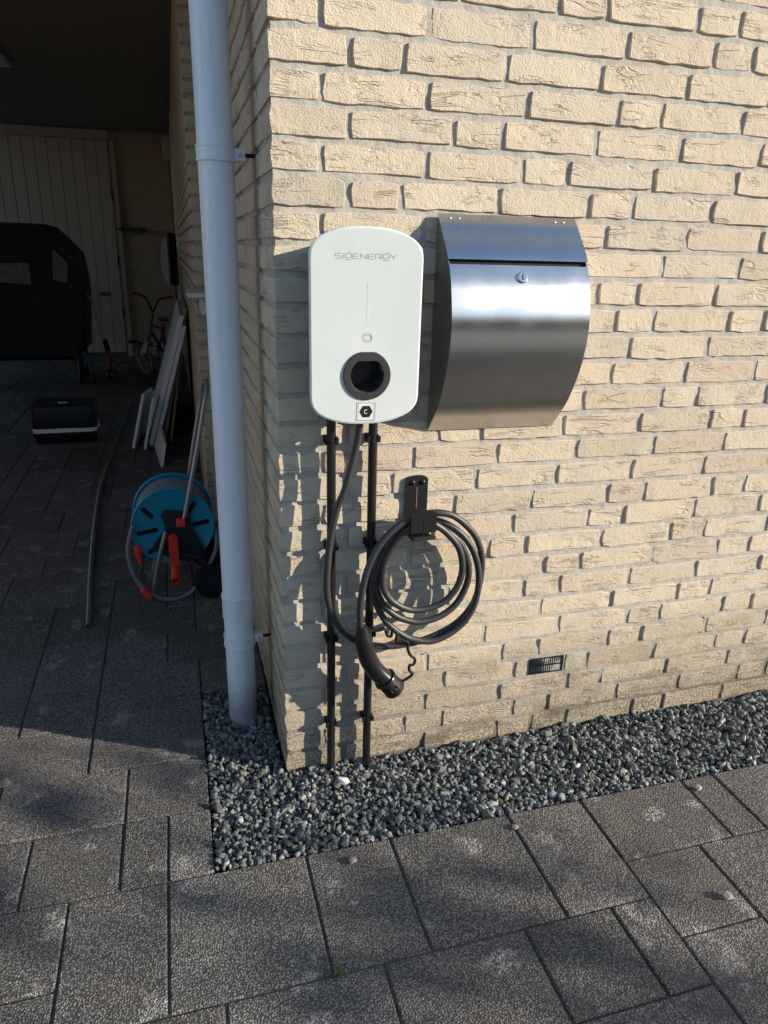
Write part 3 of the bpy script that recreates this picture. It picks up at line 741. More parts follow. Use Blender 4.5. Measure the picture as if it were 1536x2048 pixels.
GL = {'S':[[(1,1),(.12,1),(0,.88),(0,.62),(.12,.5),(.88,.5),(1,.38),(1,.12),(.88,0),(0,0)]], 'I':[[(.5,1),(.5,0)]],
 'G':[[(.9,1),(.12,1),(0,.88),(0,.3),(.12,.18),(.88,.18),(1,.3),(1,1)],[(.45,1.28),(.95,1.33)],[(0,-.12),(.22,-.28),(.78,-.28),(1,-.12)]],
 'E':[[(1,1),(.12,1),(0,.88),(0,.12),(.12,0),(1,0)],[(.15,.5),(.9,.5)]], 'N':[[(0,0),(0,1),(1,0),(1,1)]],
 'R':[[(0,0),(0,1),(.88,1),(1,.88),(1,.55),(.88,.42),(.3,.42)],[(.55,.42),(1,0)]], 'Y':[[(0,1),(.5,.45),(1,1)],[(.5,.45),(.5,0)]]}
mb = MB(); x = .1043
for ch in 'SIGENERGY':
    w = .0022 if ch == 'I' else .0122
    strokes(mb, GL[ch], x, 1.2788, w, .0090); x += w + .0030
obj('lettering', mb, PRINT, fp, None)
mb = MB(); mb.box((.1698, YF, 1.1596), (.1711, YF+.0004, 1.2347)); obj('status_line', mb, plain('pale_print', (.62,.64,.62), .4), fp, None)
mb = MB()
def loop(pts): return [pts + [pts[0]]]
strokes(mb, loop(rrect(.1624, .1782, 1.1240, 1.1367, .003)), 0, 0, 1, 1, .0009)
strokes(mb, [[(.1782,1.1335),(.1800,1.1325),(.1806,1.1305),(.1806,1.1245),(.1790,1.1218),(.1765,1.1212),(.1665,1.1212),(.1648,1.1222),(.1642,1.1240)]], 0, 0, 1, 1, .0009)
strokes(mb, [[(.1624,1.1330),(.1782,1.1330)]], 0, 0, 1, 1, .0009); obj('card_icon', mb, PRINT, fp, None)
def flatcirc(r, cut, n=48):
    out = []
    for k in range(n):
        a = 2*PI*k/n; out.append((.1716 + r*math.cos(a), 1.0525 + min(r*math.sin(a), cut)))
    return out
mb = MB(); R0, R1 = flatcirc(.0503, .0478), flatcirc(.0352, .0290)
mb.rings([[(x, -.1060, z) for x, z in R0], [(x, -.1128, z) for x, z in R0], [(x, -.1140, z) for x, z in flatcirc(.0492,.0468)], [(x, -.1140, z) for x, z in flatcirc(.0364,.0302)], [(x, -.1128, z) for x, z in R1], [(x, -.060, z) for x, z in flatcirc(.0335,.0275)]], False, False)
ho = obj('plug_holder', mb, DARKG, ev, 30)
mb = MB(); mb.rings([[(x, -.0602, z) for x, z in flatcirc(.0338,.0278)], [(x, -.0590, z) for x, z in flatcirc(.0338,.0278)]]); obj('recess', mb, BLACK, ho, 30)
STK = plain('sticker', (.66,.68,.66), .35, 0, .02)
mb = MB(); mb.prism([(.1503,.9590),(.1897,.9580),(.1911,.9948),(.1514,.9962)], YF+.0002, YF, XZ); stk = obj('sticker', mb, STK, fp, None)
mb = MB(); strokes(mb, loop([(.1503,.9590),(.1897,.9580),(.1911,.9948),(.1514,.9962)]), 0, 0, 1, 1, .0007); strokes(mb, loop([(.1535,.9590),(.1866,.9582),(.1874,.9948),(.1545,.9960)]), 0, 0, 1, 1, .0004); mb.v = [(a, b_-.0003, c) for a, b_, c in mb.v]; obj('sticker_border', mb, plain('dark_print', (.10,.10,.10), .5), stk, None)
mb = MB(); mb.prism([(.1712 + .0142*math.cos(math.radians(60*i)), .9775 + .0138*math.sin(math.radians(60*i))) for i in range(6)], YF-.0002, YF-.0006, XZ); obj('hexagon', mb, BLACKM, stk, None)
mb = MB(); pl = [(.1708 + .0036*math.cos(math.radians(a)), .9775 + .0040*math.sin(math.radians(a))) for a in range(48, 313, 12)]
strokes(mb, [pl], 0, 0, 1, 1, .0014); mb.v = [(a, b_-.0007, c) for a, b_, c in mb.v]; obj('letter', mb, WHITEP, stk, None)

# cable holder
ch = thing('cable_holder', 'black metal wall hook holding the coiled cable', 'cable hook', (.326, 0, .72))
def plate(x0, x1, z0, z1, r):
    q = [(x0, z0), (x1, z0)]
    for k in range(9):
        a = math.radians(90*k/8); q.append((x1 - r + r*math.cos(a), z1 - r*.45 + r*.45*math.sin(a)))
    for k in range(9):
        a = math.radians(90 + 90*k/8); q.append((x0 + r + r*math.cos(a), z1 - r*.45 + r*.45*math.sin(a)))
    return q
mb = MB(); mb.prism(plate(.2985, .3545, .664, .797, .026), -.0065, -.0035, XZ); obj('back_plate', mb, BLACKM, ch, 30)
mb = MB(); mb.prism(plate(.2880, .3500, 0.683, .738, .026), -.0900, -.0870, XZ); obj('front_plate', mb, BLACKM, ch, 30)
mb = MB(); arc = [(-.0050, .668)] + [(-.0475 + .0425*math.cos(math.radians(a)), .668 - .006*math.sin(math.radians(a))) for a in range(0, 181, 20)] + [(-.0885, .673)]
lo = [(.2955, y, z) for y, z in arc] + [(.2955, y, z-.003) for y, z in arc[::-1]]
mb.rings([lo, [(.3500, y, z) for _, y, z in lo]]); obj('cradle', mb, BLACKM, ch, 30)
for x in (.3155, .3410):
    mb = MB(); mb.lathe([(.0064,0),(.0060,.002),(.0042,.0038),(.0015,.0045)], (x, -.0066, .7795), (0,-1,0), 16); obj('screw', mb, BLACK, ch, 50)
mb = MB(); mb.box((.3262, -.0070, .715), (.3282, -.0067, .768)); obj('slot', mb, plain('slot_grey', (.16,.15,.13), .7), ch, None)
mb = MB(); mb.box((.3185, -.0906, .675), (.3205, -.0902, .712)); obj('slot', mb, plain('slot_dark', (.002,.002,.002), .9), ch, None)

# charging cable: one run from the charger through the coil to the plug
S0 = [(.167,-.075,.965),(0.167,-.075,.9424),(0.1637,-.07,.9066),(0.1554,-.065,.8617),(0.1385,-.06,.7918),(0.1241,-.056,.7524),(0.1128,-.053,.7016),(0.1047,-.05,.6493),(0.1011,-.05,.6006),(0.0992,-.05,.5624),(0.101,-.05,.5232),(0.1082,-.05,.4906),(0.1247,-.05,.4483),(0.1471,-.048,.4167),(0.1698,-.044,.395),(0.1965,-.042,.3809),(0.2273,-.042,.3703),(0.2585,-.042,.3638),(0.2976,-.044,.3649),(0.337,-.045,.3702),(0.3883,-.045,.3849),(0.4392,-.045,.4127),(0.4767,-.045,.4593),(0.4904,-.047,.5206),(0.4897,-.05,.5821),(0.475,-.052,.6323),(0.4474,-.055,.6711),(0.4046,-.059,.7071),(0.3618,-.058,.7186),(0.3247,-.048,.7120)]
SA = [(0.3016,-.040,.6950),(0.269,-.040,.671),(0.2405,-.042,.6391),(0.2215,-.044,.5907),(0.2134,-.046,.5364),(0.2179,-.05,.4998),(0.2419,-.056,.4479),(0.2777,-.058,.4099),(0.3178,-.060,.3856),(0.37,-.062,.3765),(0.4254,-.062,.3994),(0.4633,-.062,.4419),(0.4795,-.062,.4991),(0.4769,-.062,.5613),(0.459,-.060,.6154),(0.4287,-.056,.6575),(0.3923,-.048,.6838),(0.3575,-.040,.6945),(0.3237,-.040,.6935)]
SB = [(0.2825,-.054,.6866),(0.2542,-.058,.6589),(0.2334,-.060,.6188),(0.2199,-.060,.5738),(0.2169,-.060,.5427),(0.2309,-.062,.5013),(0.2523,-.066,.4745),(0.2835,-.068,.4522),(0.3306,-.068,.4381),(0.3851,-.066,.4481),(0.427,-.062,.4785),(0.4512,-.060,.5336),(0.4475,-.060,.5865),(0.4246,-.060,.6361),(0.3879,-.058,.6703),(0.353,-.056,.6850),(0.3194,-.058,.6850)]
SC = [(0.2898,-.072,.685),(0.2615,-.074,.6593),(0.2371,-.075,.6236),(0.2273,-.075,.5824),(0.2301,-.075,.547),(0.2438,-.075,.5178),(0.2708,-.074,.4926),(0.3057,-.073,.4763),(0.3481,-.072,.4753),(0.3901,-.072,.4909),(0.4192,-.072,.5264),(0.4298,-.072,.5736),(0.4186,-.072,.626),(0.3873,-.072,.6673),(0.3519,-.073,.6958),(0.3215,-.074,.7080)]
SD = [(0.2947,-.075,.7140),(0.2628,-.076,.7020),(0.2278,-.078,.6709),(0.2035,-.080,.6357),(0.1847,-.081,.5843),(0.1757,-.081,.5348),(0.1727,-.081,.4918),(0.1745,-.081,.450),(.1770,-.081,.434)]
cc = thing('charging_cable', 'dark grey charging cable coiled on the hook with plug', 'charging cable', (.33, -.06, .55))
mb = MB(); mb.tube(spline(S0 + SA + SB + SC + SD, 6), .0082, 14); obj('cable', mb, RUBBER, cc, 60)
PL = [(.1767,.453),(.1789,.4327),(.1823,.4085),(.1935,.3658),(.2131,.3281),(.2392,.2975)]
pts = spline([(x, -.084, z) for x, z in PL], 6)
rad = [.0118,.0165,.0212,.0230,.0226,.0240]; rs = [p.x for p in spline([(r_,0,0) for r_ in rad], 6)]
mb = MB(); mb.tube(pts, rs, 20); pg = obj('plug_grip', mb, BLACK, cc, 60)
for (x, z) in ((.1772,.449),(.1778,.4425),(.1784,.436)):
    mb = MB(); mb.lathe([(.0122,-.0016),(.0138,-.0008),(.0138,.0008),(.0122,.0016)], (x, -.082, z), (.11,0,-1), 20); obj('ridge', mb, BLACK, pg, 40)
PA = Vector((.2392,-.084,.2975)); PD = Vector((.0250,0,-.0309)).normalized()
mb = MB(); mb.lathe([(.0240,-.005),(.0290,-.0045),(.0298,-.0025),(.0298,.001),(.0275,.002)], PA, PD, 28); obj('collar', mb, BLACK, pg, 30)
mb = MB(); mb.lathe([(.0258,.002),(.0266,.006),(.0270,.032),(.0282,.033),(.0286,.039),(.0272,.043),(.0,.043)], PA, PD, 28); cap = obj('cap', mb, BLACKM, cc, 30)
side = PD.cross(Vector((0,1,0))).normalized()
mb = MB()
for s_ in (-.006, .006, .013):
    c0 = PA + PD*.022 + Vector((0,-.0263,0)) + side*s_; mb.tube([c0 - PD*.004, c0 + PD*.004], .0016, 6)
obj('grip_lug', mb, BLACK, cap, 30)
mb = MB(); c0 = Vector((.2215,-.1038,.3195)); mb.bbox((-.010,-.0012,-.008), (.010,.0012,.008), .0008, Matrix.Translation(c0) @ Matrix.Rotation(math.radians(50), 4, 'Y')); obj('label_plate', mb, plain('plug_label', (.03,.045,.075), .15), pg, 30)
TE = [(.2015,.4300),(.2150,.4290),(.2257,.4291),(.2382,.4309),(.245,.4129),(.2545,.4099),(.2573,.425),(.2686,.4167),(.2677,.396),(.287,.3934),(.2968,.3886),(.2975,.371),(.3047,.3523),(.3166,.3399),(.3139,.3259),(.3025,.324),(.3031,.3095),(.3116,.301),(.3037,.2931),(.2844,.2833),(.2740,.2780)]
mb = MB(); tp = spline([(x, -.068 - .014*i/20 - (.0 if i > 2 else 0), z) for i, (x, z) in enumerate(TE)], 4); mb.tube(tp, .0038, 8); obj('cap_tether', mb, BLACKM, cc, 60)
mb = MB(); mb.bbox((.1905,-.078,.412), (.2035,-.058,.437), .003); mb.bbox((.1985,-.074,.385), (.2055,-.062,.414), .0015); obj('tether_clip', mb, BLACKM, cc, 30)
# ------------------------------------------------------------------ things in the carport
def hexbar(mb, a, b_, r, n=12): mb.tube([a, b_], r, n)
LB = plain('blue_plastic', (0.008, 0.24, 0.36), 0.42, 0, 0.08)
NAVY = plain('navy_plastic', (0.010, 0.014, 0.022), 0.5, 0, 0.15)
RED = plain('red_plastic', (0.66, 0.045, 0.024), 0.42, 0, 0.08)
HOSE = plain('grey_hose', (0.17, 0.18, 0.185), 0.5, 0, 0.15)
GALV = plain('grey_tube', (0.30, 0.31, 0.32), 0.35, 0.7, 0.08)
# hose reel, drum axis along y
hr = thing('hose_reel', 'blue garden hose reel with red crank behind the downpipe', 'hose reel', (-.25, 1.2, 0))
HX, HZ = -.2585, .292
def slotted_disc(y0, y1, R):
    mb = MB(); n = 56
    prof = [(.0, y0), (R-.012, y0), (R-.004, y0-.004), (R, y0), (R, y1), (R-.006, y1+.002), (0, y1)]
    mb.rings([[(HX + r_*math.cos(2*PI*k/n), yy, HZ + r_*math.sin(2*PI*k/n)) for k in range(n)] for r_, yy in prof if r_ > 0], True, True); return mb
f1 = obj('flange', slotted_disc(1.105, 1.113, .153), LB, hr, 30)
f2 = obj('flange', slotted_disc(1.300, 1.308, .153), LB, hr, 30)
for (sx_, sz_, L, a) in ((-.088, .060, .040, -50), (-.094, -.014, .062, 8), (.098, .006, .058, 10), (-.070, -.082, .05, 35), (.070, .070, .040, 55)):
    mb = MB(); c, s_ = math.cos(math.radians(a)), math.sin(math.radians(a)); q = []
    for k in range(16):
        t = 2*PI*k/16; lx = math.cos(t)*.0085 + (L/2 if math.cos(t) >= 0 else -L/2); lz = math.sin(t)*.0095; q.append((HX + sx_ + lx*c - lz*s_, HZ + sz_ + lx*s_ + lz*c))
    mb.prism(q, 1.1046, 1.1040, XZ); obj('slot', mb, BLACKM, f1, None)  # dark capsules on the flange face stand for the shaded openings
mb = MB(); mb.lathe([(.062, 1.113), (.062, 1.300)], (HX, 0, HZ), (0,1,0), 28); obj('drum', mb, LB, hr, 30)
mb = MB(); pts = []
for i in range(24*14):
    a = 2*PI*i/24; layer = 1 if i > 24*10 else 0; tt = (i/24) % 10
    pts.append((HX + (.088+.026*layer+.004*math.sin(i*.37))*math.cos(a), 1.124 + (tt/10)*.165, HZ + (.088+.026*layer+.004*math.sin(i*.37))*math.sin(a)))
mb.tube(pts, .0085, 8)
for j in range(9):
    pts = [(HX + (.131 + .003*math.sin(j*2.1+k*.5))*math.cos(2*PI*k/40), 1.126 + j*.0198 + .004*math.sin(k*.4+j), HZ + .131*math.sin(2*PI*k/40)) for k in range(40)]
    mb.tube(pts, .0085, 8, closed=True)
obj('wound_hose', mb, HOSE, hr, 60)
lp = [(-.400,1.09,.315),(-.425,1.085,.23),(-.420,1.08,.14),(-.385,1.07,.065),(-.330,1.06,.022),(-.270,1.06,.010),(-.210,1.07,.028),(-.150,1.085,.10),(-.105,1.10,.19),(-.100,1.12,.26)]
mb = MB(); mb.tube(spline(lp, 6), .0085, 10); obj('loose_hose', mb, HOSE, hr, 60)
br_ = [(-.300,.345),(-.285,.362),(-.195,.350),(-.190,.300),(-.180,.265),(-.150,.200),(-.150,.150),(-.215,.150),(-.270,.165),(-.335,.205),(-.335,.225),(-.305,.265),(-.283,.290)]
mb = MB(); mb.prism(br_, 1.090, 1.101, XZ); obj('side_frame', mb, NAVY, hr, 30)
mb = MB(); mb.prism([(a, b_) for a, b_ in br_], 1.314, 1.326, XZ); obj('side_frame', mb, NAVY, hr, 30)
mb = MB(); mb.tube(spline([(-.215,1.085,.33),(-.150,1.10,.60),(-.118,1.115,.745),(-.103,1.14,.80),(-.098,1.20,.822),(-.103,1.27,.80),(-.118,1.31,.745),(-.150,1.32,.60),(-.205,1.33,.33)], 6), .0088, 12); obj('handle', mb, GALV, hr, 60)
for y in (1.078, 1.335):
    mb = MB(); mb.tube(spline([(-.285,y,.285),(-.320,y,.17),(-.338,y,.09),(-.357,y,.010)], 4), .0088, 12); obj('leg', mb, GALV, hr, 60)
    mb = MB(); mb.tube([(-.285,y+.006,.20),(-.170,y+.006,.165),(-.130,y+.006,.075)], .011, 10); obj('rear_leg', mb, NAVY, hr, 60)
for y in (1.062, 1.352):
    mb = MB(); mb.lathe([(.02,-.017),(.058,-.017),(.068,-.012),(.070,0),(.068,.012),(.058,.017),(.02,.017)], (-.128, y, .071), (0,1,0), 32); w_ = obj('wheel', mb, BLACKM, hr, 30)
    mb = MB(); mb.lathe([(.0,-.0185),(.022,-.0185),(.026,-.0175),(.030,-.0172),(.032,-.0178),(.044,-.0178)], (-.128, y, .071), (0,1,0), 24, False); obj('hubcap', mb, NAVY, w_, 30)
mb = MB(); mb.bbox((-.246,1.066,.300), (-.212,1.0888,.332), .003); obj('latch', mb, RED, hr, 30)
mb = MB(); q = rrect(-.279, -.245, .125, .275, .016); mb.prism(q, 1.060, 1.078, XZ); cr_ = obj('crank', mb, RED, hr, 30)
mb = MB(); mb.lathe([(.012,0),(.010,.004),(.0065,.004),(.006,.001),(0,.001)], (-.262,1.0598,.258), (0,-1,0), 24, False); obj('crank_boss', mb, RED, cr_, 30)
mb = MB(); mb.lathe([(.014,.0),(.0155,.02),(.0165,.06),(.0165,.072),(.013,.072),(.012,.05),(.0,.05)], (-.262,1.0598,.140), (0,-.92,-.32), 24, False); obj('crank_grip', mb, RED, cr_, 30)
for (a, b_) in (((-.392,1.075,.235),(-.386,1.075,.165)), ((-.388,1.05,.068),(-.362,1.045,.035))):
    mb = MB(); a = Vector(a); b_ = Vector(b_); mb.lathe([(.008,0),(.0125,.004),(.0135,.03),(.010,.05),(.010,(b_-a).length)], a, b_-a, 14); obj('hose_coupling', mb, RED, hr, 40)

# grey electrical tube lying on the floor
pv = [(-.571,.907,.011),(-.610,1.45,.011),(-.640,2.0,.011),(-.658,2.53,.011),(-.650,3.1,.011),(-.630,3.9,.011),(-.598,4.86,.011)]
mb = MB(); P_ = spline(pv, 8); mb.tube(P_, .0105, 16, False)
t_ = thing('pvc_tube', 'long grey plastic tube lying on the carport floor', 'tube', (-.63, 2.5, 0))
obj('pipe', mb, plain('pvc_grey', (.115,.125,.135), .4, 0, .06), t_, 60)
mb = MB(); a = P_[0]; d_ = (P_[0]-P_[1]).normalized(); mb.lathe([(.0104,-.004),(.0106,.0005),(.0086,.0007),(.0084,-.02),(.0,-.02)], a, d_, 18, False); obj('tube_end', mb, plain('pvc_end', (.10,.11,.12), .5), t_, 30)

# tool case
tc = thing('tool_case', 'black hard tool case with silver rim on the floor', 'case', (-.965, 3.75, 0))
mC = Matrix.Translation((-.965, 3.76, 0)) @ Matrix.Rotation(math.radians(2), 4, 'Z')
def rbox(w, d, z0, z1, r, m, tap=0.0):
    mb = MB(); lo = rrect(-w/2+tap, w/2-tap, -d/2+tap, d/2-tap, r); hi = rrect(-w/2, w/2, -d/2, d/2, r)
    mb.rings([[m @ Vector((x*.97, y*.97, z0)) for x, y in lo], [m @ Vector((x, y, z0+.012)) for x, y in lo], [m @ Vector((x, y, z1-.012)) for x, y in hi], [m @ Vector((x*.985, y*.985, z1)) for x, y in hi]]); return mb
obj('lower_shell', rbox(.40, .30, .003, .080, .03, mC, .008), BLACK, tc, 40)
mL = mC @ Matrix.Translation((0, .14, .098)) @ Matrix.Rotation(math.radians(2.2), 4, 'X') @ Matrix.Rotation(math.radians(1.2), 4, 'Y') @ Matrix.Translation((0, -.14, 0))
lid = obj('lid', rbox(.40, .30, .014, .165, .035, mL, -.004), NAVY, tc, 40)
SIL = plain('silver_trim', (.85,.85,.84), .35, 0.15, .06)
def rimb(w, d, z0, z1, m):
    mb = MB(); o_ = rrect(-w/2, w/2, -d/2, d/2, .03); i_ = rrect(-w/2+.012, w/2-.012, -d/2+.012, d/2-.012, .022)
    R_ = [[m @ Vector((x,y,z)) for x,y in q] for q, z in ((o_,z0),(o_,z1),(i_,z1),(i_,z0),(o_,z0))]; mb.rings(R_, False, False); return mb
obj('rim', rimb(.406, .306, .080, .108, mC), SIL, tc, 30); obj('lid_rim', rimb(.408, .308, .008, .0145, mL), SIL, lid, 30)
mb = MB(); mb.bbox((.198,-.02,.075), (.214,.02,.118), .003, mC); obj('latch', mb, SIL, tc, 30)
mb = MB(); mb.bbox((-.04,-.03,.166), (.02,-.005,.170), .001, mL); obj('badge', mb, SIL, lid, 30)

# boards leaning on the inner wall
BWH = plain('white_board', (.78,.77,.74), .5, 0, .05); BGR = plain('grey_board', (.62,.61,.60), .55, 0, .06); BWD = plain('wood_board', (.30,.23,.14), .7, 0, .2)
def board(name, lab, xb, xt, zt, y0, y1, th, mat, emat=None, skew=0.0):
    """sheet on its long edge: foot line at x=xb, top line at x=xt,z=zt; runs from y0 to y1; thickness th"""
    d_ = Vector((xt-xb, 0, zt)).normalized(); nrm_ = Vector((-d_.z, 0, d_.x)); up_ = Vector((0,0,0))
    a = Vector((xb, y0, .002)); L = Vector((xt-xb, 0, zt)).length; h = Vector((0, y1-y0, 0))
    zadd = max(0, -nrm_.z*th); a.z += zadd
    t = thing(name, lab, 'board', (xb, y0, 0), 'boards leaning on the carport wall')
    v = [a, a + d_*L + Vector((0, skew, 0)), a + d_*L + h, a + h]
    def quadbox(off, t_):
        mb = MB(); q0 = [p_ + nrm_*off for p_ in v]; q1 = [p_ + nrm_*(off+t_) for p_ in v]; mb.rings([q0, q1]); return mb
    obj('panel', quadbox(0, th), mat, t, None)
    e = MB(); f_ = Vector((0,-.0022,0)); e.rings([[a + f_, a + d_*L + f_ + Vector((0,skew,0)), a + d_*L + f_ + nrm_*th + Vector((0,skew,0)), a + f_ + nrm_*th], [q - f_*.95 for q in [a + f_, a + d_*L + f_ + Vector((0,skew,0)), a + d_*L + f_ + nrm_*th + Vector((0,skew,0)), a + f_ + nrm_*th]]])
    obj('edge_band', e, emat or mat, t, None)
board('leaning_board', 'tall grey white-edged panel, outermost of the leaning boards', -.395, -.132, .855, 3.45, 4.95, .030, BGR, BWH)
board('leaning_board', 'tall white board tucked right behind the tall grey panel', -.362, -.122, .790, 3.44, 4.60, .026, BWH, BWH)
board('leaning_board', 'brown wooden board between the white boards and the wall', -.312, -.112, .865, 3.50, 4.80, .026, BWD, BWD)
board('leaning_board', 'brown board standing steepest, closest to the inner wall', -.268, -.108, .900, 3.52, 4.70, .018, BWD, BWD)
def quad_board(q, lab, mat, th=.016):
    q = [Vector(v) for v in q]; nn = (q[1]-q[0]).cross(q[3]-q[0]).normalized()
    if nn.x < 0: nn = -nn
    t = thing('leaning_board', lab, 'board', tuple(q[0]), 'boards leaning on the carport wall')
    mb = MB(); mb.rings([q, [v + nn*th for v in q]]); obj('panel', mb, mat, t, None)
quad_board([(-.529,3.41,.002),(-.436,3.41,.365),(-.395,3.82,.33),(-.480,3.82,.002)], 'short white panel leaning at far left of the boards', BWH)
quad_board([(-.340,2.92,.002),(-.312,2.92,.150),(-.345,3.50,.150),(-.392,3.50,.002)], 'low white offcut nearest the camera among the boards', BWH)
board('leaning_board', 'short white strip standing before the tall grey panel', -.436, -.356, .345, 3.36, 3.60, .016, BWH, BWH)
mb = MB(); mb.add([(-.088,1.893,.512),(-.001,1.893,.512),(-.001,1.868,.02),(-.058,1.868,.03),(-.088,1.899,.512),(-.001,1.899,.512),(-.001,1.874,.02),(-.058,1.874,.03)], [(0,1,2,3),(7,6,5,4),(0,4,5,1),(1,5,6,2),(2,6,7,3),(3,7,4,0)])
tag(obj('panel_offcut', mb, plain('beige_board', (.45,.37,.28), .7), None, None, (-.04,1.88,0)), 'beige board offcut leaning behind the downpipe and hose reel', 'board')
sl = thing('wall_shelf', 'small white ledge on the inner wall left of downpipe', 'ledge', (-.1, 1.8, 1.1))
mb = MB(); mb.bbox((-.140,1.62,1.092), (-.001,1.898,1.110), .003); obj('ledge_board', mb, WHITEP, sl, None)
mb = MB(); mb.bbox((-.085,1.66,1.02), (-.060,1.898,1.0915), .003); obj('bracket', mb, WHITEP, sl, None)

# ceiling lamp (off), shelf bar, wall unit, junction box
cl = thing('ceiling_lamp', 'flat white square lamp under the carport ceiling', 'ceiling lamp', (-1.47, 4.5, 2.45))
mb = MB(); mb.bbox((-1.77,4.18,2.436), (-1.168,4.78,2.468), .004); obj('tray', mb, WHITEP, cl, None)
mb = MB(); mb.bbox((-1.74,4.21,2.431), (-1.198,4.75,2.4355), .001); obj('diffuser', mb, plain('diffuser', (.75,.75,.73), .35), cl, None)
mb = MB(); mb.bbox((-.745,7.70,1.440), (-.425,7.866,1.462), .004); mb.box((-.70,7.80,1.40), (-.685,7.866,1.439)); mb.box((-.49,7.80,1.40), (-.475,7.866,1.439))
tag(obj('wall_bar', mb, plain('dark_green', (.03,.04,.035), .6), None, None, (-.585,7.86,1.45)), 'narrow dark shelf bar on the back brick wall', 'shelf')
wu = thing('wall_unit', 'white and black rounded unit hung on the inner wall', 'wall unit', (-.18, 7.5, 1.13))
def arcbox(x0, x1, y0, y1, zb, zt, bulge):
    mb = MB(); n = 12; q = [(x1, zb), (x1, zt)] + [(x0 + bulge*(1 - math.sin(PI*k/n)**.6), zt + (zb-zt)*k/n) for k in range(n+1)]
    mb.prism(q, y0, y1, XZ); return mb
obj('cover', arcbox(-.285, -.205, 7.36, 7.62, .875, 1.37, .05), WHITEP, wu, 30)
mb = MB(); mb.bbox((-.2045,7.34,.855), (-.105,7.64,1.415), .02); obj('body', mb, BLACKM, wu, 30)
mb = MB(); mb.tube([(-.14,7.45,.86),(-.145,7.45,.75),(-.135,7.45,.62)], .008, 8); obj('hanging_cord', mb, BLACKM, wu, 40)
jb = thing('junction_box', 'pale box high in the back corner of the carport', 'junction box', (-.15, 7.7, 2.3))
mb = MB(); mb.bbox((-.18,7.66,2.19), (-.101,7.78,2.42), .008); obj('box', mb, CREAM, jb, 30)
mb = MB(); mb.tube([(-.12,7.80,2.188),(-.118,7.80,1.43)], .009, 8); obj('supply_pipe', mb, plain('brown_pipe', (.20,.11,.06), .5), jb, 40)

# covered cargo bike
TENT = plain('tent_cloth', (.0045,.0045,.0055), .6, 0, .3, .004, 14)
CLEAR = plain('tent_window', (.10,.097,.093), .25, 0, .3, .01, 16)
cb = thing('cargo_bike', 'cargo bike under a black rain tent with windows', 'cargo bike', (-1.6, 6.2, 0))
ol = [(-2.25,.29),(-2.25,1.36),(-2.15,1.43),(-1.25,1.42),(-1.15,1.325),(-1.025,1.187),(-.995,.95),(-.993,.80),(-1.045,.287)]
mb = MB(); mb.rings([[(x*1.0, 5.78, z) for x, z in ol], [(x - .0, 5.74 if False else 5.95, z + .02) for x, z in ol], [(x, 6.75, z + .01) for x, z in ol], [(x - .05, 6.85, z*.97) for x, z in ol]]); obj('rain_tent', mb, TENT, cb, 30)
for q, lab in (([(-1.66,.935),(-1.392,.918),(-1.386,1.12),(-1.65,1.11)], 0), ([(-1.222,.957),(-1.090,.932),(-1.068,1.12),(-1.194,1.248)], 1)):
    mb = MB(); mb.prism(q, 5.777, 5.772, XZ); w_ = obj('tent_window', mb, CLEAR, cb, None)
    mb = MB()
    for a, b_ in zip(q, q[1:] + q[:1]): mb.tube([(a[0],5.772,a[1]), (b_[0],5.772,b_[1])], .008, 6)
    obj('window_seam', mb, TENT, w_, None)
def wheel(parent, c, R, ax, r=.02, mat=BLACKM, spokes=14, rim=GALV):
    ax = Vector(ax).normalized(); u = ax.orthogonal().normalized(); w2 = ax.cross(u); c = Vector(c)
    mb = MB(); mb.tube([c + (u*math.cos(2*PI*k/32) + w2*math.sin(2*PI*k/32))*R for k in range(32)], r, 8, closed=True); o = obj('wheel', mb, mat, parent, 60)
    mb = MB(); mb.tube([c + (u*math.cos(2*PI*k/32) + w2*math.sin(2*PI*k/32))*(R-r) for k in range(32)], r*.5, 6, closed=True)
    for k in range(spokes): mb.tube([c, c + (u*math.cos(2*PI*k/spokes) + w2*math.sin(2*PI*k/spokes))*(R-r)], .0025, 5)
    mb.lathe([(.016,-.025),(.016,.025)], c, ax, 10); obj('spokes', mb, rim, o, 60); return o
for c in ((-1.115,5.98,.245), (-2.05,5.98,.245)): wheel(cb, c, .225, (1,.25,0), .02)
mb = MB(); mb.tube([(-2.1,5.98,.245),(-1.05,5.98,.245)], .014, 8); mb.tube([(-1.6,5.98,.25),(-1.6,6.8,.30)], .02, 8); mb.box((-2.0,5.9,.24), (-1.2,6.7,.286)); obj('chassis', mb, BLACKM, cb, 40)
mb = MB(); mb.bbox((-1.07,5.80,.42), (-1.0,5.90,.52), .01); obj('lamp', mb, BLACKM, cb, 30)

# kick scooters
PINK = plain('pink_plastic', (.42,.045,.11), .45, 0, .08); PKM = plain('purple_paint', (.18,.035,.075), .4, 0, .1); BLU = plain('bright_blue', (.012,.16,.32), .4, 0, .08)
sc_ = thing('kick_scooter', 'white kick scooter with pink grips against the board door', 'scooter', (-.87, 6.3, 0))
mb = MB(); mb.tube([(-.936,6.2,.735),(-.858,6.18,.355)], .014, 12); mb.tube(spline([(-.936,6.2,.735),(-.965,6.2,.79),(-1.01,6.2,.825),(-1.045,6.2,.826)], 5), .011, 10); mb.tube(spline([(-.936,6.2,.735),(-.915,6.2,.785),(-.885,6.2,.826),(-.858,6.2,.828)], 5), .011, 10); obj('stem', mb, WHITEP, sc_, 50)
for a, b_ in ((-1.115,-1.045), (-.862,-.762)):
    mb = MB(); mb.tube([(a,6.2,.8265),(b_,6.2,.828)], .0185, 12); obj('grip', mb, PINK, sc_, 50)
mb = MB(); mb.tube([(-.866,6.18,.395),(-.846,6.18,.285)], .024, 12); obj('clamp', mb, BLACKM, sc_, 50)
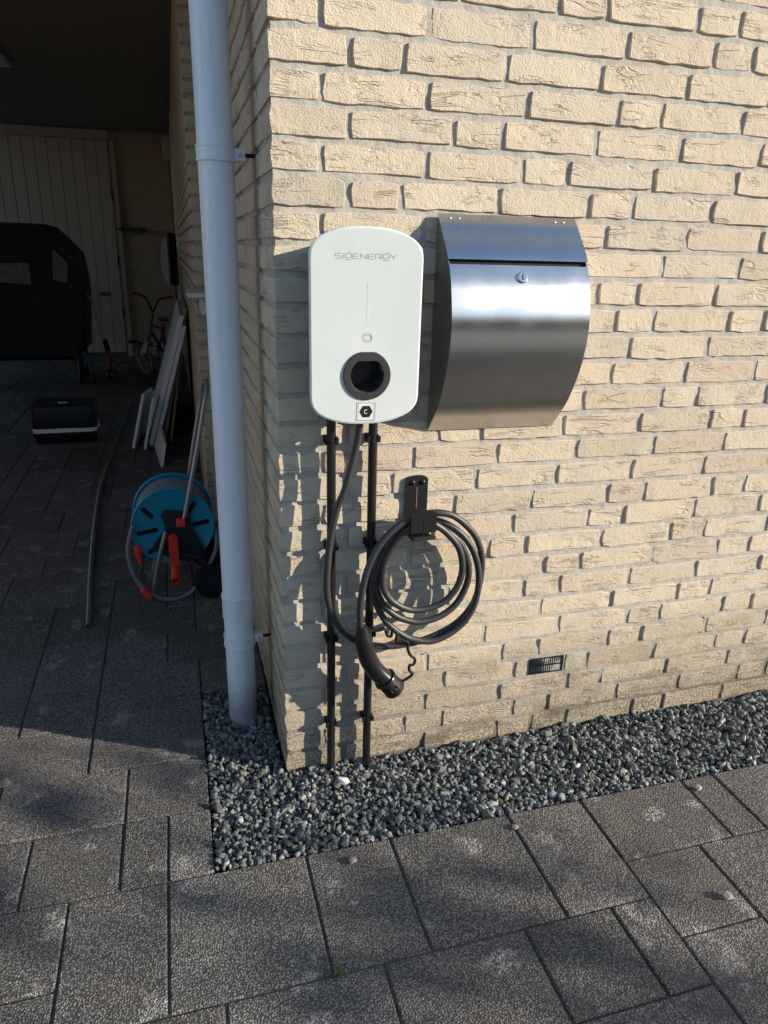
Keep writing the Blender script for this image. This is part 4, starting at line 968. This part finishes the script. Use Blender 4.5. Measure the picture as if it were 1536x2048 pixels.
mb = MB(); mb.tube(spline([(-.846,6.18,.285),(-.838,6.17,.18),(-.842,6.12,.10)], 5), .020, 12); obj('fork', mb, PKM, sc_, 50)
mb = MB(); mb.bbox((-.89,6.2,.075), (-.79,6.68,.10), .008, Matrix.Rotation(0,4,'Z')); obj('deck', mb, PKM, sc_, 30)
wheel(sc_, (-.845,6.10,.058), .042, (1,0,0), .016, BLACKM, 6, WHITEP); wheel(sc_, (-.84,6.72,.058), .042, (1,0,0), .016, BLACKM, 6, WHITEP)
s2 = thing('kick_scooter', 'dark kick scooter with blue fork beside the cargo bike', 'scooter', (-1.0, 6.0, 0))
mb = MB(); mb.tube([(-1.058,6.03,.62),(-1.025,6.0,.28)], .013, 12); obj('stem', mb, BLACKM, s2, 50)
mb = MB(); mb.tube([(-1.022,6.0,.275),(-.985,5.97,.10)], .022, 12); obj('fork', mb, BLU, s2, 50)
mb = MB(); mb.bbox((-1.13,6.0,.065), (-1.02,6.45,.09), .006); obj('deck', mb, BLACKM, s2, 30)
mb = MB(); mb.tube([(-1.13,6.03,.62),(-.99,6.03,.615)], .013, 10); obj('handlebar', mb, BLACKM, s2, 50)
wheel(s2, (-.985,5.95,.058), .042, (1,.2,0), .016, BLACKM, 6, BLU); wheel(s2, (-1.08,6.48,.058), .042, (1,0,0), .016, BLACKM, 6, BLU)

# child's bicycle
kb = thing('child_bicycle', 'small pink child bicycle by the back brick wall', 'bicycle', (-.42, 6.6, 0))
wheel(kb, (-.515,6.45,.16), .140, (.93,.55,.12), .02, plain('pale_tyre', (.22,.21,.19), .8), 12); wheel(kb, (-.32,6.88,.16), .140, (.9,.42,0), .02, BLACKM, 12)
mb = MB(); mb.tube([(-.395,6.56,.62),(-.43,6.52,.46),(-.515,6.45,.16)], .013, 10); mb.tube([(-.43,6.53,.44),(-.36,6.72,.26),(-.32,6.88,.16)], .015, 10); mb.tube([(-.36,6.72,.26),(-.30,6.76,.50)], .012, 10); mb.tube([(-.425,6.53,.50),(-.31,6.75,.44)], .012, 10); mb.tube([(-.30,6.76,.46),(-.32,6.88,.16)], .009, 8); obj('frame', mb, PKM, kb, 50)
mb = MB(); mb.tube(spline([(-.53,6.62,.80),(-.46,6.58,.77),(-.395,6.56,.64),(-.33,6.52,.75),(-.25,6.46,.78)], 6), .010, 10); obj('handlebar', mb, BLACKM, kb, 50)
for a, b_ in (((-.58,6.64,.815),(-.52,6.615,.795)), ((-.25,6.46,.78),(-.19,6.43,.79))):
    mb = MB(); mb.tube([a, b_], .017, 10); obj('grip', mb, PINK, kb, 50)
mb = MB(); mb.rings([[Vector((-.30,6.76,.52)) + Vector((x*.06, y*.10, z)) for x, y in circ(0,0,1,12)] for z in (0,.03)]); obj('saddle', mb, PKM, kb, 30)
mb = MB(); q = spline([(-.52,6.30,.24),(-.49,6.36,.325),(-.46,6.46,.335),(-.43,6.56,.30)], 5)
for a, b_ in zip(q[:-1], q[1:]): mb.add([a+Vector((-.025,0,0)), a+Vector((.025,0,0)), b_+Vector((.025,0,0)), b_+Vector((-.025,0,0)), a+Vector((-.025,0,.004)), a+Vector((.025,0,.004)), b_+Vector((.025,0,.004)), b_+Vector((-.025,0,.004))], [(0,1,2,3),(4,5,6,7),(0,1,5,4),(2,3,7,6),(1,2,6,5),(3,0,4,7)])
obj('mudguard', mb, WHITEP, kb, 30)
mb = MB(); mb.bbox((-.66,6.50,.315), (-.58,6.57,.345), .006); mb.tube([(-.60,6.53,.33),(-.42,6.62,.27)], .009, 8); obj('pedal', mb, BLACKM, kb, 40)

# ------------------------------------------------------------------ unseen foliage added for reflections and dappled shade
LEAFM = m_leaf('hedge_leaf', (.022,.035,.012), (.06,.075,.025))
def foliage(name, pts_fn, n, size, mat, parent, seed):
    g = np.random.default_rng(seed); c = pts_fn(g, n); a = g.normal(size=(n,3)); a /= np.linalg.norm(a,axis=1)[:,None]
    b_ = np.cross(a, g.normal(size=(n,3))); b_ /= np.linalg.norm(b_,axis=1)[:,None]; s_ = size*g.uniform(.6,1.4,(n,1))
    V = np.stack([c-a*s_, c+b_*s_*.55, c+a*s_, c-b_*s_*.55],1).reshape(-1,3)
    mb = MB(); mb.v = [tuple(v) for v in V]; mb.f = [(4*i,4*i+1,4*i+2,4*i+3) for i in range(n)]
    me = bpy.data.meshes.new(name); me.from_pydata(mb.v, [], mb.f); me.update(); me.materials.append(mat); return obj(name, me, None, parent)
hd = thing('reflection_hedge', 'unseen dark green hedge added behind the viewer for reflections', 'hedge', (0, -15, 0))  # added for the dark band reflected in the mailbox
mb = MB(); mb.bbox((-22,-16.2,-.04), (26,-15.0,4.2), .3); obj('core', mb, LEAFM, hd, 30)
foliage('foliage', lambda g, n: np.stack([g.uniform(-22,26,n), -15.6 + g.normal(0,.6,n), np.abs(g.normal(2.6,1.3,n))],1), 9000, .09, LEAFM, hd, 2)
SA_ = Vector((SUN_AZ.x, SUN_AZ.y, 0)); SP_ = Vector((-SUN_AZ.y, SUN_AZ.x, 0))
sh = thing('shade_shrub', 'unseen loose tall shrub added at right to cast dappled shade', 'shrub', tuple(SA_*7.0))  # added and shaped to dapple the paving while the wall stays lit
def shrub_pts(g, n):
    k = 34; cs = np.stack([g.uniform(-1.8,-.16,k), g.uniform(-.5,.5,k), g.uniform(1.0,2.38,k)],1)
    lo = np.stack([g.uniform(0,1.7,16), g.uniform(-.5,.5,16), g.uniform(.6,1.72,16)],1); cs = np.concatenate([cs, lo]); i = g.integers(0,len(cs),n)
    l = cs[i] + g.normal(0,1,(n,3))*np.array([.095,.22,.055])
    return np.stack([SA_.x*(7.0+l[:,1]) + SP_.x*l[:,0], SA_.y*(7.0+l[:,1]) + SP_.y*l[:,0], l[:,2]],1)
foliage('foliage', shrub_pts, 1250, .046, LEAFM, sh, 6)
mb = MB(); rr = random.Random(8)
for i in range(16):
    u_ = rr.uniform(-1.3,1.3); b0 = SA_*7.0 + SP_*u_*.6; b1 = SA_*(7.0+rr.uniform(-.4,.4)) + SP_*(u_*1.25) + Vector((0,0,rr.uniform(1.9,2.6) if u_ < -.15 else rr.uniform(1.2,1.7)))
    mb.tube(spline([b0, (b0+b1)/2 + Vector((rr.uniform(-.1,.1), rr.uniform(-.1,.1), .1)), b1], 4), [.018 - .0014*q for q in range(9)], 6)
obj('branches', mb, plain('bark', (.08,.06,.04), .9), sh, 50)
